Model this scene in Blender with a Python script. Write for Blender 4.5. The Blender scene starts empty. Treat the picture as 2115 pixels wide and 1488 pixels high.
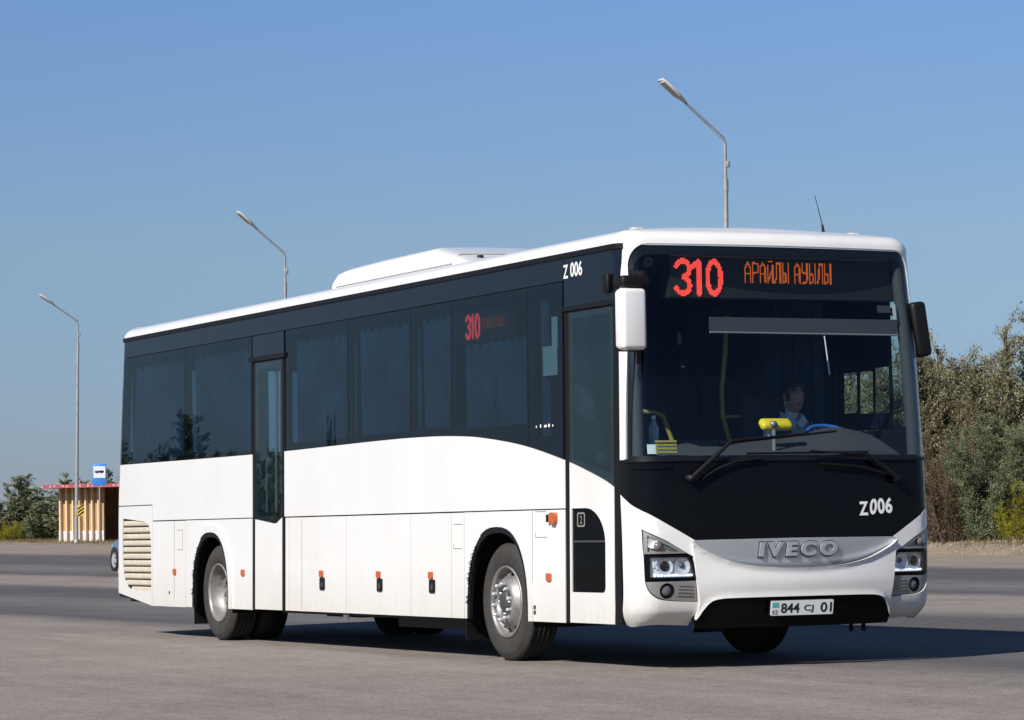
import bpy, bmesh, math, random
import numpy as np
from mathutils import Vector, Matrix
R = math.radians
PI = math.pi
SC = bpy.context.scene
C = SC.collection

# ------------------------------------------------------------------ camera, sky, sun, exposure
cam_d = bpy.data.cameras.new('camera')
cam = bpy.data.objects.new('camera', cam_d); C.objects.link(cam); SC.camera = cam
cam_d.sensor_fit = 'HORIZONTAL'; cam_d.sensor_width = 36.0; cam_d.lens = 109.86
cam_d.clip_start = 0.5; cam_d.clip_end = 12000
CAM = Vector((20.1062, -11.9855, 1.0553))
_fw = Vector((-0.9003, 0.4319, 0.0539)).normalized()
_rt = Vector((0.4316, 0.9019, -0.0171)); _rt = (_rt - _fw*_rt.dot(_fw)).normalized()
_up = _rt.cross(_fw)
cam.matrix_world = Matrix(((_rt.x, _up.x, -_fw.x, CAM.x), (_rt.y, _up.y, -_fw.y, CAM.y), (_rt.z, _up.z, -_fw.z, CAM.z), (0, 0, 0, 1)))

SUN = Vector((0.36, -0.725, 0.60)).normalized()
world = bpy.data.worlds.new('World'); SC.world = world; world.use_nodes = True
wn = world.node_tree.nodes; wl_ = world.node_tree.links; wn.clear()
wo = wn.new('ShaderNodeOutputWorld'); bg = wn.new('ShaderNodeBackground'); sky = wn.new('ShaderNodeTexSky')
sky.sky_type = 'NISHITA'; sky.sun_disc = False
sky.sun_elevation = math.asin(SUN.z); sky.sun_rotation = math.atan2(SUN.x, SUN.y)
sky.altitude = 700; sky.air_density = 0.7; sky.dust_density = 0.3; sky.ozone_density = 6.0
bg.inputs['Strength'].default_value = 0.088
# grey dust layer low over the horizon: tones the sky by elevation
_tc = wn.new('ShaderNodeTexCoord'); _sp = wn.new('ShaderNodeSeparateXYZ'); _cr = wn.new('ShaderNodeValToRGB'); _mx = wn.new('ShaderNodeMix')
_mx.data_type = 'RGBA'; _mx.blend_type = 'MULTIPLY'; _mx.inputs[0].default_value = 1.0
_e = _cr.color_ramp.elements
while len(_e) < 4: _e.new(0.5)
for _i, (_p, _c) in enumerate(((0.02, (0.60, 0.53, 0.55)), (0.094, (1.02, 0.88, 0.735)), (0.168, (1.14, 1.08, 1.03)), (0.35, (1.0, 1.0, 1.0)))):
    _e[_i].position = _p; _e[_i].color = (*_c, 1)
wl_.new(_tc.outputs['Generated'], _sp.inputs[0]); wl_.new(_sp.outputs['Z'], _cr.inputs[0]); wl_.new(sky.outputs[0], _mx.inputs[6]); wl_.new(_cr.outputs[0], _mx.inputs[7])
wl_.new(_mx.outputs[2], bg.inputs[0]); wl_.new(bg.outputs[0], wo.inputs[0])
sun_d = bpy.data.lights.new('sun', 'SUN'); sun_d.energy = 5.0; sun_d.angle = R(0.5); sun_d.color = (1.0, 0.95, 0.87)
sun = bpy.data.objects.new('sun', sun_d); C.objects.link(sun); sun.location = SUN*60
sun.rotation_euler = SUN.to_track_quat('Z', 'Y').to_euler()
SC.view_settings.view_transform = 'Standard'; SC.view_settings.look = 'None'
SC.view_settings.exposure = 0.25; SC.view_settings.gamma = 1.0; SC.view_settings.use_curve_mapping = False
try:
    SC.cycles.max_bounces = 10; SC.cycles.transparent_max_bounces = 16; SC.cycles.caustics_reflective = False; SC.cycles.caustics_refractive = False
except Exception: pass

# ------------------------------------------------------------------ materials
def newmat(name):
    m = bpy.data.materials.new(name); m.use_nodes = True
    n = m.node_tree.nodes; n.clear(); return m, n, m.node_tree.links
def N(n, t, **kw):
    o = n.new(t)
    for k, v in kw.items():
        if k in o.inputs.keys(): o.inputs[k].default_value = v
        else: setattr(o, k, v)
    return o
def c4(c): return (c[0], c[1], c[2], 1.0)
def ramp(n, pts, interp='LINEAR'):
    r = n.new('ShaderNodeValToRGB'); r.color_ramp.interpolation = interp
    e = r.color_ramp.elements
    while len(e) < len(pts): e.new(0.5)
    for i, (p, c) in enumerate(pts):
        e[i].position = p; e[i].color = c4(c) if hasattr(c, '__len__') else (c, c, c, 1)
    return r
def mat(name, col, rough=0.5, metal=0.0, var=0.0, vscale=6.0, coat=0.0, emit=None, estr=0.0, bump=0.0, bscale=60.0, spec=0.5, col2=None):
    m, n, l = newmat(name)
    o = n.new('ShaderNodeOutputMaterial'); p = n.new('ShaderNodeBsdfPrincipled'); l.new(p.outputs[0], o.inputs[0])
    p.inputs['Roughness'].default_value = rough; p.inputs['Metallic'].default_value = metal
    p.inputs['Base Color'].default_value = c4(col); p.inputs['Coat Weight'].default_value = coat; p.inputs['Coat Roughness'].default_value = 0.04
    p.inputs['Specular IOR Level'].default_value = spec
    if var or col2:
        tc = n.new('ShaderNodeTexCoord'); nz = N(n, 'ShaderNodeTexNoise', Scale=vscale, Detail=6.0, Roughness=0.6); l.new(tc.outputs['Object'], nz.inputs['Vector'])
        c2 = col2 or tuple(x*(1-var) for x in col)
        r = ramp(n, [(0.35, col), (0.68, c2)]); l.new(nz.outputs['Fac'], r.inputs[0]); l.new(r.outputs[0], p.inputs['Base Color'])
    if bump:
        tc = n.new('ShaderNodeTexCoord'); nz = N(n, 'ShaderNodeTexNoise', Scale=bscale, Detail=4.0); l.new(tc.outputs['Object'], nz.inputs['Vector'])
        b = N(n, 'ShaderNodeBump', Strength=bump, Distance=0.02); l.new(nz.outputs['Fac'], b.inputs['Height']); l.new(b.outputs[0], p.inputs['Normal'])
    if emit:
        p.inputs['Emission Color'].default_value = c4(emit); p.inputs['Emission Strength'].default_value = estr
    return m
def glassmat(name, tint, rough=0.0, ior=1.5, film=0.0, filmcol=(0.1, 0.13, 0.16)):
    m, n, l = newmat(name)
    o = n.new('ShaderNodeOutputMaterial'); mx = n.new('ShaderNodeMixShader'); f0 = ((ior-1)/(ior+1))**2
    ge = n.new('ShaderNodeNewGeometry'); dt = N(n, 'ShaderNodeVectorMath', operation='DOT_PRODUCT'); l.new(ge.outputs['Normal'], dt.inputs[0]); l.new(ge.outputs['Incoming'], dt.inputs[1])
    ab = N(n, 'ShaderNodeMath', operation='ABSOLUTE'); l.new(dt.outputs['Value'], ab.inputs[0]); om = N(n, 'ShaderNodeMath', operation='SUBTRACT'); om.inputs[0].default_value = 1.0; l.new(ab.outputs[0], om.inputs[1])
    pw = N(n, 'ShaderNodeMath', operation='POWER'); pw.inputs[1].default_value = 5.0; l.new(om.outputs[0], pw.inputs[0])
    fr = N(n, 'ShaderNodeMath', operation='MULTIPLY_ADD'); fr.inputs[1].default_value = (1-f0)*0.62*(1.0 if ior > 1.25 else 0.35); fr.inputs[2].default_value = f0; l.new(pw.outputs[0], fr.inputs[0])
    t = n.new('ShaderNodeBsdfTransparent'); t.inputs[0].default_value = c4(tint)
    g = n.new('ShaderNodeBsdfGlossy'); g.inputs['Roughness'].default_value = rough; g.inputs[0].default_value = (1, 1, 1, 1)
    base = t.outputs[0]
    if film:   # thin diffuse film: dust, plus a painted sky reflection on the door panes
        d = n.new('ShaderNodeBsdfDiffuse'); d.inputs[0].default_value = c4(filmcol)
        tc = n.new('ShaderNodeTexCoord'); nz = N(n, 'ShaderNodeTexNoise', Scale=2.5, Detail=7.0); l.new(tc.outputs['Object'], nz.inputs['Vector'])
        r = ramp(n, [(0.3, film*0.5), (0.75, film*1.5)]); l.new(nz.outputs['Fac'], r.inputs[0])
        mm = n.new('ShaderNodeMixShader'); l.new(r.outputs[0], mm.inputs[0]); l.new(t.outputs[0], mm.inputs[1]); l.new(d.outputs[0], mm.inputs[2]); base = mm.outputs[0]
    l.new(fr.outputs[0], mx.inputs[0]); l.new(base, mx.inputs[1]); l.new(g.outputs[0], mx.inputs[2]); l.new(mx.outputs[0], o.inputs[0])
    return m
def paintmat():
    m, n, l = newmat('white_paint')
    o = n.new('ShaderNodeOutputMaterial'); p = n.new('ShaderNodeBsdfPrincipled'); l.new(p.outputs[0], o.inputs[0])
    tc = n.new('ShaderNodeTexCoord')
    nz = N(n, 'ShaderNodeTexNoise', Scale=1.3, Detail=8.0, Roughness=0.65); mp = N(n, 'ShaderNodeMapping'); mp.inputs['Scale'].default_value = (1.0, 1.0, 0.6)
    l.new(tc.outputs['Object'], mp.inputs['Vector']); l.new(mp.outputs[0], nz.inputs['Vector'])
    # road film: dust and splash stains, thicker near the skirt
    sp = n.new('ShaderNodeSeparateXYZ'); l.new(tc.outputs['Object'], sp.inputs[0])
    mr = N(n, 'ShaderNodeMapRange'); mr.inputs['From Min'].default_value = 0.30; mr.inputs['From Max'].default_value = 0.75; mr.inputs['To Min'].default_value = 0.85; mr.inputs['To Max'].default_value = 0.0
    l.new(sp.outputs['Z'], mr.inputs['Value'])
    fine = N(n, 'ShaderNodeTexNoise', Scale=9.0, Detail=8.0, Roughness=0.7); m2 = N(n, 'ShaderNodeMapping'); m2.inputs['Scale'].default_value = (2.0, 2.0, 0.35)
    l.new(tc.outputs['Object'], m2.inputs['Vector']); l.new(m2.outputs[0], fine.inputs['Vector'])
    mul = N(n, 'ShaderNodeMath', operation='MULTIPLY'); l.new(mr.outputs[0], mul.inputs[0]); l.new(fine.outputs['Fac'], mul.inputs[1])
    r1 = ramp(n, [(0.42, 0.0), (0.62, 0.10), (0.82, 0.32)]); l.new(nz.outputs['Fac'], r1.inputs[0])
    ad = N(n, 'ShaderNodeMath', operation='ADD', use_clamp=True); l.new(mul.outputs[0], ad.inputs[0]); l.new(r1.outputs[0], ad.inputs[1])
    mx = n.new('ShaderNodeMix'); mx.data_type = 'RGBA'; mx.inputs[6].default_value = (0.735, 0.735, 0.73, 1); mx.inputs[7].default_value = (0.50, 0.45, 0.37, 1)
    l.new(ad.outputs[0], mx.inputs[0]); l.new(mx.outputs[2], p.inputs['Base Color'])
    rr = N(n, 'ShaderNodeMapRange'); rr.inputs['To Min'].default_value = 0.28; rr.inputs['To Max'].default_value = 0.6; l.new(ad.outputs[0], rr.inputs['Value']); l.new(rr.outputs[0], p.inputs['Roughness'])
    p.inputs['Coat Weight'].default_value = 0.45; p.inputs['Coat Roughness'].default_value = 0.06
    b = N(n, 'ShaderNodeBump', Strength=0.09, Distance=0.05); wv = N(n, 'ShaderNodeTexNoise', Scale=1.6, Detail=1.0); l.new(tc.outputs['Object'], wv.inputs['Vector']); l.new(wv.outputs['Fac'], b.inputs['Height']); l.new(b.outputs[0], p.inputs['Normal'])
    return m
def leafmat(name, cols, trans=0.25):
    m, n, l = newmat(name)
    o = n.new('ShaderNodeOutputMaterial'); g = n.new('ShaderNodeNewGeometry')
    r = ramp(n, [(i/(len(cols)-1), c) for i, c in enumerate(cols)]); l.new(g.outputs['Random Per Island'], r.inputs[0])
    tc = n.new('ShaderNodeTexCoord'); nz = N(n, 'ShaderNodeTexNoise', Scale=0.9, Detail=3.0); l.new(tc.outputs['Object'], nz.inputs['Vector'])
    hv = n.new('ShaderNodeHueSaturation'); r2 = ramp(n, [(0.3, 0.7), (0.7, 1.3)]); l.new(nz.outputs['Fac'], r2.inputs[0]); l.new(r2.outputs[0], hv.inputs['Value']); l.new(r.outputs[0], hv.inputs['Color'])
    d = n.new('ShaderNodeBsdfDiffuse'); t = n.new('ShaderNodeBsdfTranslucent'); l.new(hv.outputs[0], d.inputs[0]); l.new(hv.outputs[0], t.inputs[0])
    mx = n.new('ShaderNodeMixShader'); mx.inputs[0].default_value = trans; l.new(d.outputs[0], mx.inputs[1]); l.new(t.outputs[0], mx.inputs[2]); l.new(mx.outputs[0], o.inputs[0])
    return m

def roadmat():
    m, n, l = newmat('worn_asphalt')
    o = n.new('ShaderNodeOutputMaterial'); p = n.new('ShaderNodeBsdfPrincipled'); l.new(p.outputs[0], o.inputs[0]); p.inputs['Roughness'].default_value = 0.85; p.inputs['Specular IOR Level'].default_value = 0.3
    tc = n.new('ShaderNodeTexCoord'); sp = n.new('ShaderNodeSeparateXYZ'); l.new(tc.outputs['Object'], sp.inputs[0])
    # slow wander of the lane bands
    mp = n.new('ShaderNodeMapping'); mp.inputs['Scale'].default_value = (0.05, 0.35, 1); l.new(tc.outputs['Object'], mp.inputs['Vector'])
    w = N(n, 'ShaderNodeTexNoise', Scale=1.0, Detail=5.0, Roughness=0.6); l.new(mp.outputs[0], w.inputs['Vector'])
    ws = N(n, 'ShaderNodeMath', operation='MULTIPLY_ADD'); ws.inputs[1].default_value = 3.0; l.new(w.outputs['Fac'], ws.inputs[0]); l.new(sp.outputs['Y'], ws.inputs[2])
    mr = N(n, 'ShaderNodeMapRange'); mr.inputs['From Min'].default_value = -30+1.5; mr.inputs['From Max'].default_value = 30+1.5; l.new(ws.outputs[0], mr.inputs['Value'])
    q = lambda y: (y+30)/60
    LT = (0.238, 0.208, 0.183); DK = (0.094, 0.087, 0.088); MD = (0.155, 0.142, 0.135)
    r = ramp(n, [(0.0, LT), (q(-12), MD), (q(-9), LT), (q(-0.6), LT), (q(0.9), DK), (q(3.5), MD), (q(5), DK), (q(7.2), DK), (q(8.6), LT), (q(12.0), LT), (q(13.2), DK), (q(16), MD), (q(17.5), DK), (q(20.3), DK), (q(22.0), (0.24, 0.205, 0.17)), (1.0, (0.29, 0.235, 0.18))])
    l.new(mr.outputs[0], r.inputs[0])
    # aggregate grain and blotches
    gr = N(n, 'ShaderNodeTexNoise', Scale=38.0, Detail=4.0, Roughness=0.8); l.new(tc.outputs['Object'], gr.inputs['Vector'])
    bl = N(n, 'ShaderNodeTexNoise', Scale=0.7, Detail=8.0, Roughness=0.65); l.new(tc.outputs['Object'], bl.inputs['Vector'])
    st = n.new('ShaderNodeMapping'); st.inputs['Scale'].default_value = (0.12, 1.6, 1); l.new(tc.outputs['Object'], st.inputs['Vector'])
    sk = N(n, 'ShaderNodeTexNoise', Scale=1.0, Detail=6.0, Roughness=0.7); l.new(st.outputs[0], sk.inputs['Vector'])
    g1 = ramp(n, [(0.28, 0.42), (0.5, 1.0), (0.72, 1.6)]); l.new(gr.outputs['Fac'], g1.inputs[0])
    g2 = ramp(n, [(0.3, 0.86), (0.7, 1.12)]); l.new(bl.outputs['Fac'], g2.inputs[0])
    g3 = ramp(n, [(0.3, 0.84), (0.7, 1.14)]); l.new(sk.outputs['Fac'], g3.inputs[0])
    def mulc(a, b):
        x = n.new('ShaderNodeMix'); x.data_type = 'RGBA'; x.blend_type = 'MULTIPLY'; x.inputs[0].default_value = 1.0; l.new(a, x.inputs[6]); l.new(b, x.inputs[7]); return x.outputs[2]
    md = N(n, 'ShaderNodeTexNoise', Scale=6.5, Detail=7.0, Roughness=0.75); l.new(tc.outputs['Object'], md.inputs['Vector']); g4 = ramp(n, [(0.3, 0.80), (0.7, 1.20)]); l.new(md.outputs['Fac'], g4.inputs[0])
    c = mulc(mulc(mulc(mulc(r.outputs[0], g1.outputs[0]), g2.outputs[0]), g3.outputs[0]), g4.outputs[0])
    # dark pits
    vo = N(n, 'ShaderNodeTexVoronoi', Scale=9.0); l.new(tc.outputs['Object'], vo.inputs['Vector'])
    pr = ramp(n, [(0.05, 0.35), (0.09, 1.0)]); l.new(vo.outputs['Distance'], pr.inputs[0]); c = mulc(c, pr.outputs[0])
    l.new(c, p.inputs['Base Color'])
    b = N(n, 'ShaderNodeBump', Strength=0.5, Distance=0.012); l.new(gr.outputs['Fac'], b.inputs['Height']); l.new(b.outputs[0], p.inputs['Normal'])
    return m

WHITE = paintmat()
BLACKG = mat('gloss_black_panel', (0.004, 0.004, 0.005), 0.08, spec=0.12)
NAVYG = mat('dark_side_band', (0.005, 0.007, 0.014), 0.08, spec=0.42)
BLACKM = mat('matt_black', (0.005, 0.005, 0.006), 0.5, spec=0.3)
RUBBER = mat('door_rubber', (0.006, 0.0055, 0.006), 0.6, spec=0.25)
TYRE = mat('dusty_tyre', (0.040, 0.037, 0.034), 0.9, var=0.35, vscale=9, bump=0.2, bscale=90)
TREAD = mat('dark_tread', (0.014, 0.0135, 0.013), 0.9)
STEEL = mat('silver_rim', (0.34, 0.33, 0.32), 0.5, 0.5, var=0.5, vscale=8)
DARKST = mat('dark_steel', (0.10, 0.10, 0.10), 0.5, 0.6)
SIDEGL = glassmat('tinted_side_glass', (0.50, 0.60, 0.66), film=0.004)
CLEARGL = glassmat('green_tint_glass', (0.82, 0.90, 0.87))
DOORGL = glassmat('door_glass', (0.84, 0.90, 0.91), film=0.018, filmcol=(0.14, 0.34, 0.44))  # teal film colour stands in for sky reflected in the dusty door glass
LOWGL = glassmat('low_door_glass', (0.55, 0.58, 0.60), ior=1.2)
WSGL = glassmat('windscreen_glass', (0.87, 0.92, 0.94), ior=1.28, film=0.002)
LAMPGL = glassmat('lamp_cover', (0.95, 0.96, 0.97))
CHROME = mat('chrome', (0.72, 0.76, 0.82), 0.25, 0.55)
REFLECT = mat('lamp_reflector', (0.80, 0.84, 0.88), 0.30, 0.35)
SILVER = mat('silver_paint', (0.52, 0.545, 0.585), 0.36, 0.45)
LAMPGREY = mat('lamp_housing_grey', (0.30, 0.29, 0.28), 0.38, 0.5)
ORANGE = mat('orange_reflector', (0.46, 0.105, 0.03), 0.3)
BEIGE = mat('beige_louvre', (0.56, 0.50, 0.40), 0.6, var=0.2, vscale=12)
GAPGREY = mat('seam_grey', (0.22, 0.21, 0.20), 0.8)
LETWHITE = mat('white_lettering', (0.80, 0.80, 0.80), 0.5)
LETBLACK = mat('black_lettering', (0.012, 0.012, 0.012), 0.5)
PLATEW = mat('plate_white', (0.72, 0.74, 0.74), 0.4)
TEAL = mat('flag_teal', (0.08, 0.45, 0.45), 0.5)
LEDRED = mat('red_led', (0.3, 0.01, 0.01), 0.5, emit=(1.0, 0.075, 0.05), estr=1.25)
LEDORG = mat('orange_led', (0.3, 0.06, 0.01), 0.5, emit=(1.0, 0.19, 0.02), estr=0.52)
LEDRED2 = mat('red_led_side', (0.3, 0.01, 0.01), 0.5, emit=(1.0, 0.06, 0.06), estr=1.5)
LEDORG2 = mat('orange_led_side', (0.1, 0.02, 0.01), 0.5, emit=(1.0, 0.15, 0.02), estr=0.16)
LEDWHITE = mat('daylight_led', (0.8, 0.8, 0.8), 0.3, emit=(0.9, 0.97, 1.0), estr=0.8)
DISPB = mat('display_black', (0.012, 0.014, 0.013), 0.6)
CURTAIN = mat('blue_curtain', (0.052, 0.098, 0.160), 0.9, var=0.6, vscale=1.6)
INTER = mat('interior_dark', (0.035, 0.037, 0.042), 0.85)
DASH = mat('dashboard_grey', (0.045, 0.045, 0.047), 0.8, bump=0.1)
YELLOWP = mat('yellow_rail', (0.36, 0.29, 0.06), 0.4)
YELLOW = mat('yellow_plastic', (0.85, 0.62, 0.02), 0.35)
BLUEW = mat('blue_rim', (0.04, 0.12, 0.42), 0.4)
BLIND = mat('grey_blind', (0.058, 0.062, 0.066), 0.8)
PAPER = mat('notice_paper', (0.62, 0.66, 0.62), 0.8)
SKIN = mat('skin', (0.36, 0.20, 0.14), 0.6)
HAIR = mat('dark_hair', (0.015, 0.012, 0.010), 0.6)
SHIRT = mat('white_shirt', (0.60, 0.64, 0.70), 0.8)
VEST = mat('dark_vest', (0.02, 0.022, 0.03), 0.9)
GALV = mat('galvanised_steel', (0.36, 0.37, 0.38), 0.5, 0.35, var=0.25, vscale=5)
LAMPLENS = mat('lamp_lens', (0.50, 0.47, 0.44), 0.4)
ROAD = roadmat()

# ------------------------------------------------------------------ mesh helpers
class MB:
    def __init__(s): s.v = []; s.f = []; s.sm = []
    def add(s, vs, fs, smooth=False):
        b = len(s.v); s.v += [tuple(x) for x in vs]; s.f += [tuple(i+b for i in f) for f in fs]; s.sm += [smooth]*len(fs); return s
    def box(s, c, d, rot=None):
        x, y, z = d[0]/2, d[1]/2, d[2]/2; c = Vector(c)
        vs = [Vector(p) for p in ((-x,-y,-z),(x,-y,-z),(x,y,-z),(-x,y,-z),(-x,-y,z),(x,-y,z),(x,y,z),(-x,y,z))]
        if rot is not None: vs = [rot @ p for p in vs]
        return s.add([p+c for p in vs], [(0,3,2,1),(4,5,6,7),(0,1,5,4),(1,2,6,5),(2,3,7,6),(3,0,4,7)])
    def rbox(s, c, d, r=0.03, seg=3, rot=None):
        bm = bmesh.new(); bmesh.ops.create_cube(bm, size=1.0)
        for v in bm.verts: v.co = Vector((v.co.x*d[0], v.co.y*d[1], v.co.z*d[2]))
        bmesh.ops.bevel(bm, geom=bm.edges[:], offset=r, segments=seg, profile=0.5, affect='EDGES')
        return s.frombm(bm, c, rot)
    def frombm(s, bm, c=(0,0,0), rot=None, smooth=True):
        c = Vector(c); bm.verts.index_update()
        vs = [((rot @ v.co) if rot is not None else v.co)+c for v in bm.verts]
        fs = [[v.index for v in f.verts] for f in bm.faces]; bm.free(); return s.add(vs, fs, smooth)
    def tube(s, pts, r, n=8, cap=True):
        pts = [Vector(p) for p in pts]; rs = r if hasattr(r, '__len__') else [r]*len(pts)
        vs = []; fs = []; a = None
        for i, p in enumerate(pts):
            t = (pts[min(i+1, len(pts)-1)]-pts[max(i-1, 0)]).normalized()
            if a is None:
                a = t.cross(Vector((0,0,1)));
                if a.length < 0.05: a = t.cross(Vector((1,0,0)))
            a = (a - t*a.dot(t)).normalized(); b = t.cross(a)
            for k in range(n):
                w = 2*PI*k/n; vs.append(p+(a*math.cos(w)+b*math.sin(w))*rs[i])
        for i in range(len(pts)-1):
            for k in range(n): fs.append((i*n+k, i*n+(k+1)%n, (i+1)*n+(k+1)%n, (i+1)*n+k))
        s.add(vs, fs, True)
        if cap:
            m = len(pts)-1; s.add(vs[:n], [tuple(range(n))[::-1]]); s.add(vs[m*n:], [tuple(range(n))])
        return s
    def lathe(s, prof, c, axis='y', sgn=1, n=48, skip=None):
        # prof: list of (radius, along); axis direction along +axis*sgn
        c = Vector(c); vs = []; fs = []
        for (r, h) in prof:
            for k in range(n):
                w = 2*PI*k/n; a, b = r*math.cos(w), r*math.sin(w)
                vs.append(c+(Vector((a, h*sgn, b)) if axis == 'y' else Vector((h*sgn, a, b)) if axis == 'x' else Vector((a, b, h*sgn))))
        for i in range(len(prof)-1):
            for k in range(n):
                if skip and skip(i, k): continue
                fs.append((i*n+k, i*n+(k+1)%n, (i+1)*n+(k+1)%n, (i+1)*n+k))
        return s.add(vs, fs, True)
    def build(s, name, m, parent=None, loc=None):
        me = bpy.data.meshes.new(name); me.from_pydata(s.v, [], s.f)
        me.polygons.foreach_set('use_smooth', s.sm); me.update()
        bm = bmesh.new(); bm.from_mesh(me); bmesh.ops.recalc_face_normals(bm, faces=bm.faces[:]) if not getattr(s, 'keep', False) else None; bm.to_mesh(me); bm.free()
        return link(name, me, m, parent, loc)
def link(name, me, m, parent=None, loc=None):
    o = bpy.data.objects.new(name, me); C.objects.link(o)
    if m: me.materials.append(m)
    if parent is not None: o.parent = parent
    if loc is not None: o.location = loc
    return o
def tag(o, label=None, cat=None, group=None, kind=None):
    if label: o['label'] = label
    if cat: o['category'] = cat
    if group: o['group'] = group
    if kind: o['kind'] = kind
    return o
def empty(name, loc=(0,0,0), rz=0.0):
    o = bpy.data.objects.new(name, None); o.empty_display_size = 0.3; C.objects.link(o); o.location = loc; o.rotation_euler = (0, 0, rz); return o

# ------------------------------------------------------------------ the bus skin: a surface M(u, z); u<0 right side, u>0 left side, u=0 nose
HWID = 1.275; RC = 0.20; RF = 7.0; LEN = 12.16; RR = 0.07; SH = 0.014
def lerp_tab(tab, z):
    if z <= tab[0][0]: return tab[0][1]
    for (a, b), (c, d) in zip(tab, tab[1:]):
        if z <= c: return b+(d-b)*(z-a)/(c-a)
    return tab[-1][1]
TUM = [(1.35, 0.0), (3.10, -0.005)]
RAKE = [(0.30, 0.10), (0.42, 0.03), (0.55, 0.0), (1.0, 0.0), (1.45, 0.03), (2.2, 0.12), (3.10, 0.28)]
RAKEB = [(1.4, 0.0), (3.1, 0.19)]
def stab(tab, z, h=0.08): return (lerp_tab(tab, z-h)+2*lerp_tab(tab, z)+lerp_tab(tab, z+h))/4
Y0 = (HWID-RC)/(1-RC/RF); A0 = math.asin(Y0/RF); UF = RF*A0; UC = RC*(PI/2-A0)
XC = -(RF-math.sqrt(RF*RF-Y0*Y0))-RC*math.cos(A0); USIDE = UF+UC
UREAR = USIDE+(XC+LEN-RR); UEND = UREAR+RR*PI/2+HWID-RR
def plan(u):
    s = 1 if u >= 0 else -1; a = abs(u)
    if a <= UF:
        t = a/RF; return (RF*math.cos(t)-RF, s*RF*math.sin(t))
    if a <= USIDE:
        t = A0+(a-UF)/RC; return (XC+RC*math.cos(t), s*((HWID-RC)+RC*math.sin(t)))
    x = XC-(a-USIDE); xr = -LEN+RR
    if x >= xr: return (x, s*HWID)
    e = xr-x
    if e <= RR*PI/2:
        t = e/RR; return (xr-RR*math.sin(t), s*(HWID-RR+RR*math.cos(t)))
    return (-LEN, s*max(0.0, (HWID-RR)-(e-RR*PI/2)))
def M(u, z, off=0.0):
    x, y = plan(u); y *= (HWID-stab(TUM, z))/HWID; y += SH*(z-0.5)     # the body leans a little on its springs
    k = min(1.0, max(0.0, x+1.0)); k = k*k*(3-2*k); x -= stab(RAKE, z)*k
    kb = min(1.0, max(0.0, (-x-11.5)/.57)); x += stab(RAKEB, z)*kb
    p = Vector((x, y, z))
    if off: p += MN(u, z)*off
    return p
def MN(u, z):
    h = 0.004
    return (M(u+h, z)-M(u-h, z)).cross(M(u, z+h)-M(u, z-h)).normalized()
def sx(x): return -(USIDE+(XC-x))
def ux(x, z):
    lo, hi = -3.5, -0.3
    for _ in range(40):
        m = (lo+hi)/2
        if M(m, z).x < x: lo = m
        else: hi = m
    return (lo+hi)/2
def xrun(x, z0, z1, n=10): return [(ux(x, z0+(z1-z0)*i/n), z0+(z1-z0)*i/n) for i in range(n+1)]
ULIST = [i*0.06-1.62 for i in range(55)]+[sg*v for sg in (-1, 1) for v in [1.9+0.6*i for i in range(18)]+[UREAR-0.05+0.045*i for i in range(8)]]
ZLIST = [0.30+0.07*i for i in range(42)]
def fill2d(loops, ulist=ULIST, zlist=ZLIST):
    bm = bmesh.new(); edges = []
    for lp in loops:
        vs = [bm.verts.new((p[0], p[1], 0)) for p in lp]
        for i in range(len(vs)): edges.append(bm.edges.new((vs[i], vs[(i+1) % len(vs)])))
    bmesh.ops.triangle_fill(bm, use_beauty=True, use_dissolve=False, edges=edges)
    xs = [p[0] for p in loops[0]]; ys = [p[1] for p in loops[0]]
    for u in ulist:
        if min(xs) < u < max(xs): bmesh.ops.bisect_plane(bm, geom=bm.verts[:]+bm.edges[:]+bm.faces[:], plane_co=(u, 0, 0), plane_no=(1, 0, 0), dist=1e-5)
    for z in zlist:
        if min(ys) < z < max(ys): bmesh.ops.bisect_plane(bm, geom=bm.verts[:]+bm.edges[:]+bm.faces[:], plane_co=(0, z, 0), plane_no=(0, 1, 0), dist=1e-5)
    for f in bm.faces:
        f.normal_update()
        if f.normal.z < 0: f.normal_flip()
    bm.verts.index_update()
    v = [(x.co.x, x.co.y) for x in bm.verts]; f = [[x.index for x in q.verts] for q in bm.faces]
    rim = [(e.verts[0].index, e.verts[1].index) for e in bm.edges if len(e.link_faces) == 1]
    bm.free(); return v, f, rim
def sheet(mb, loops, fn, off=0.0, thick=0.012, **kw):
    """outline(s) in a 2-D chart, mapped by fn(a, b, offset), given thickness behind"""
    v, f, rim = fill2d(loops, **kw)
    front = [fn(a, b, off) for a, b in v]; back = [fn(a, b, off-thick) for a, b in v]
    mb.add(front, f, True); mb.add(back, [q[::-1] for q in f], True)
    vs = []; fs = []
    for a, b in rim:
        i = len(vs); vs += [front[a], front[b], back[b], back[a]]; fs.append((i, i+1, i+2, i+3))
    mb.add(vs, fs, False); mb.keep = False
    return mb
def skin(name, loops, m, parent, off=0.0, thick=0.012, mb=None):
    mb = sheet(mb or MB(), loops, M, off, thick); return mb.build(name, m, parent)
def rect(u0, z0, u1, z1): return [(u0, z0), (u1, z0), (u1, z1), (u0, z1)]
def rrect(u0, z0, u1, z1, r, n=5, rs=None):
    rs = rs or (r, r, r, r); P = []
    for (cx, cz, a0, rr) in ((u1, z0, -90, rs[1]), (u1, z1, 0, rs[2]), (u0, z1, 90, rs[3]), (u0, z0, 180, rs[0])):
        sxn = -1 if cx == u1 else 1; szn = 1 if cz == z0 else -1
        if rr < 1e-4: P.append((cx, cz)); continue
        for i in range(n+1):
            t = R(a0+90*i/n); P.append((cx+sxn*rr+rr*math.cos(t), cz+szn*rr+rr*math.sin(t)))
    return P
def mir(lp): return [(-u, z) for (u, z) in lp][::-1]
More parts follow.
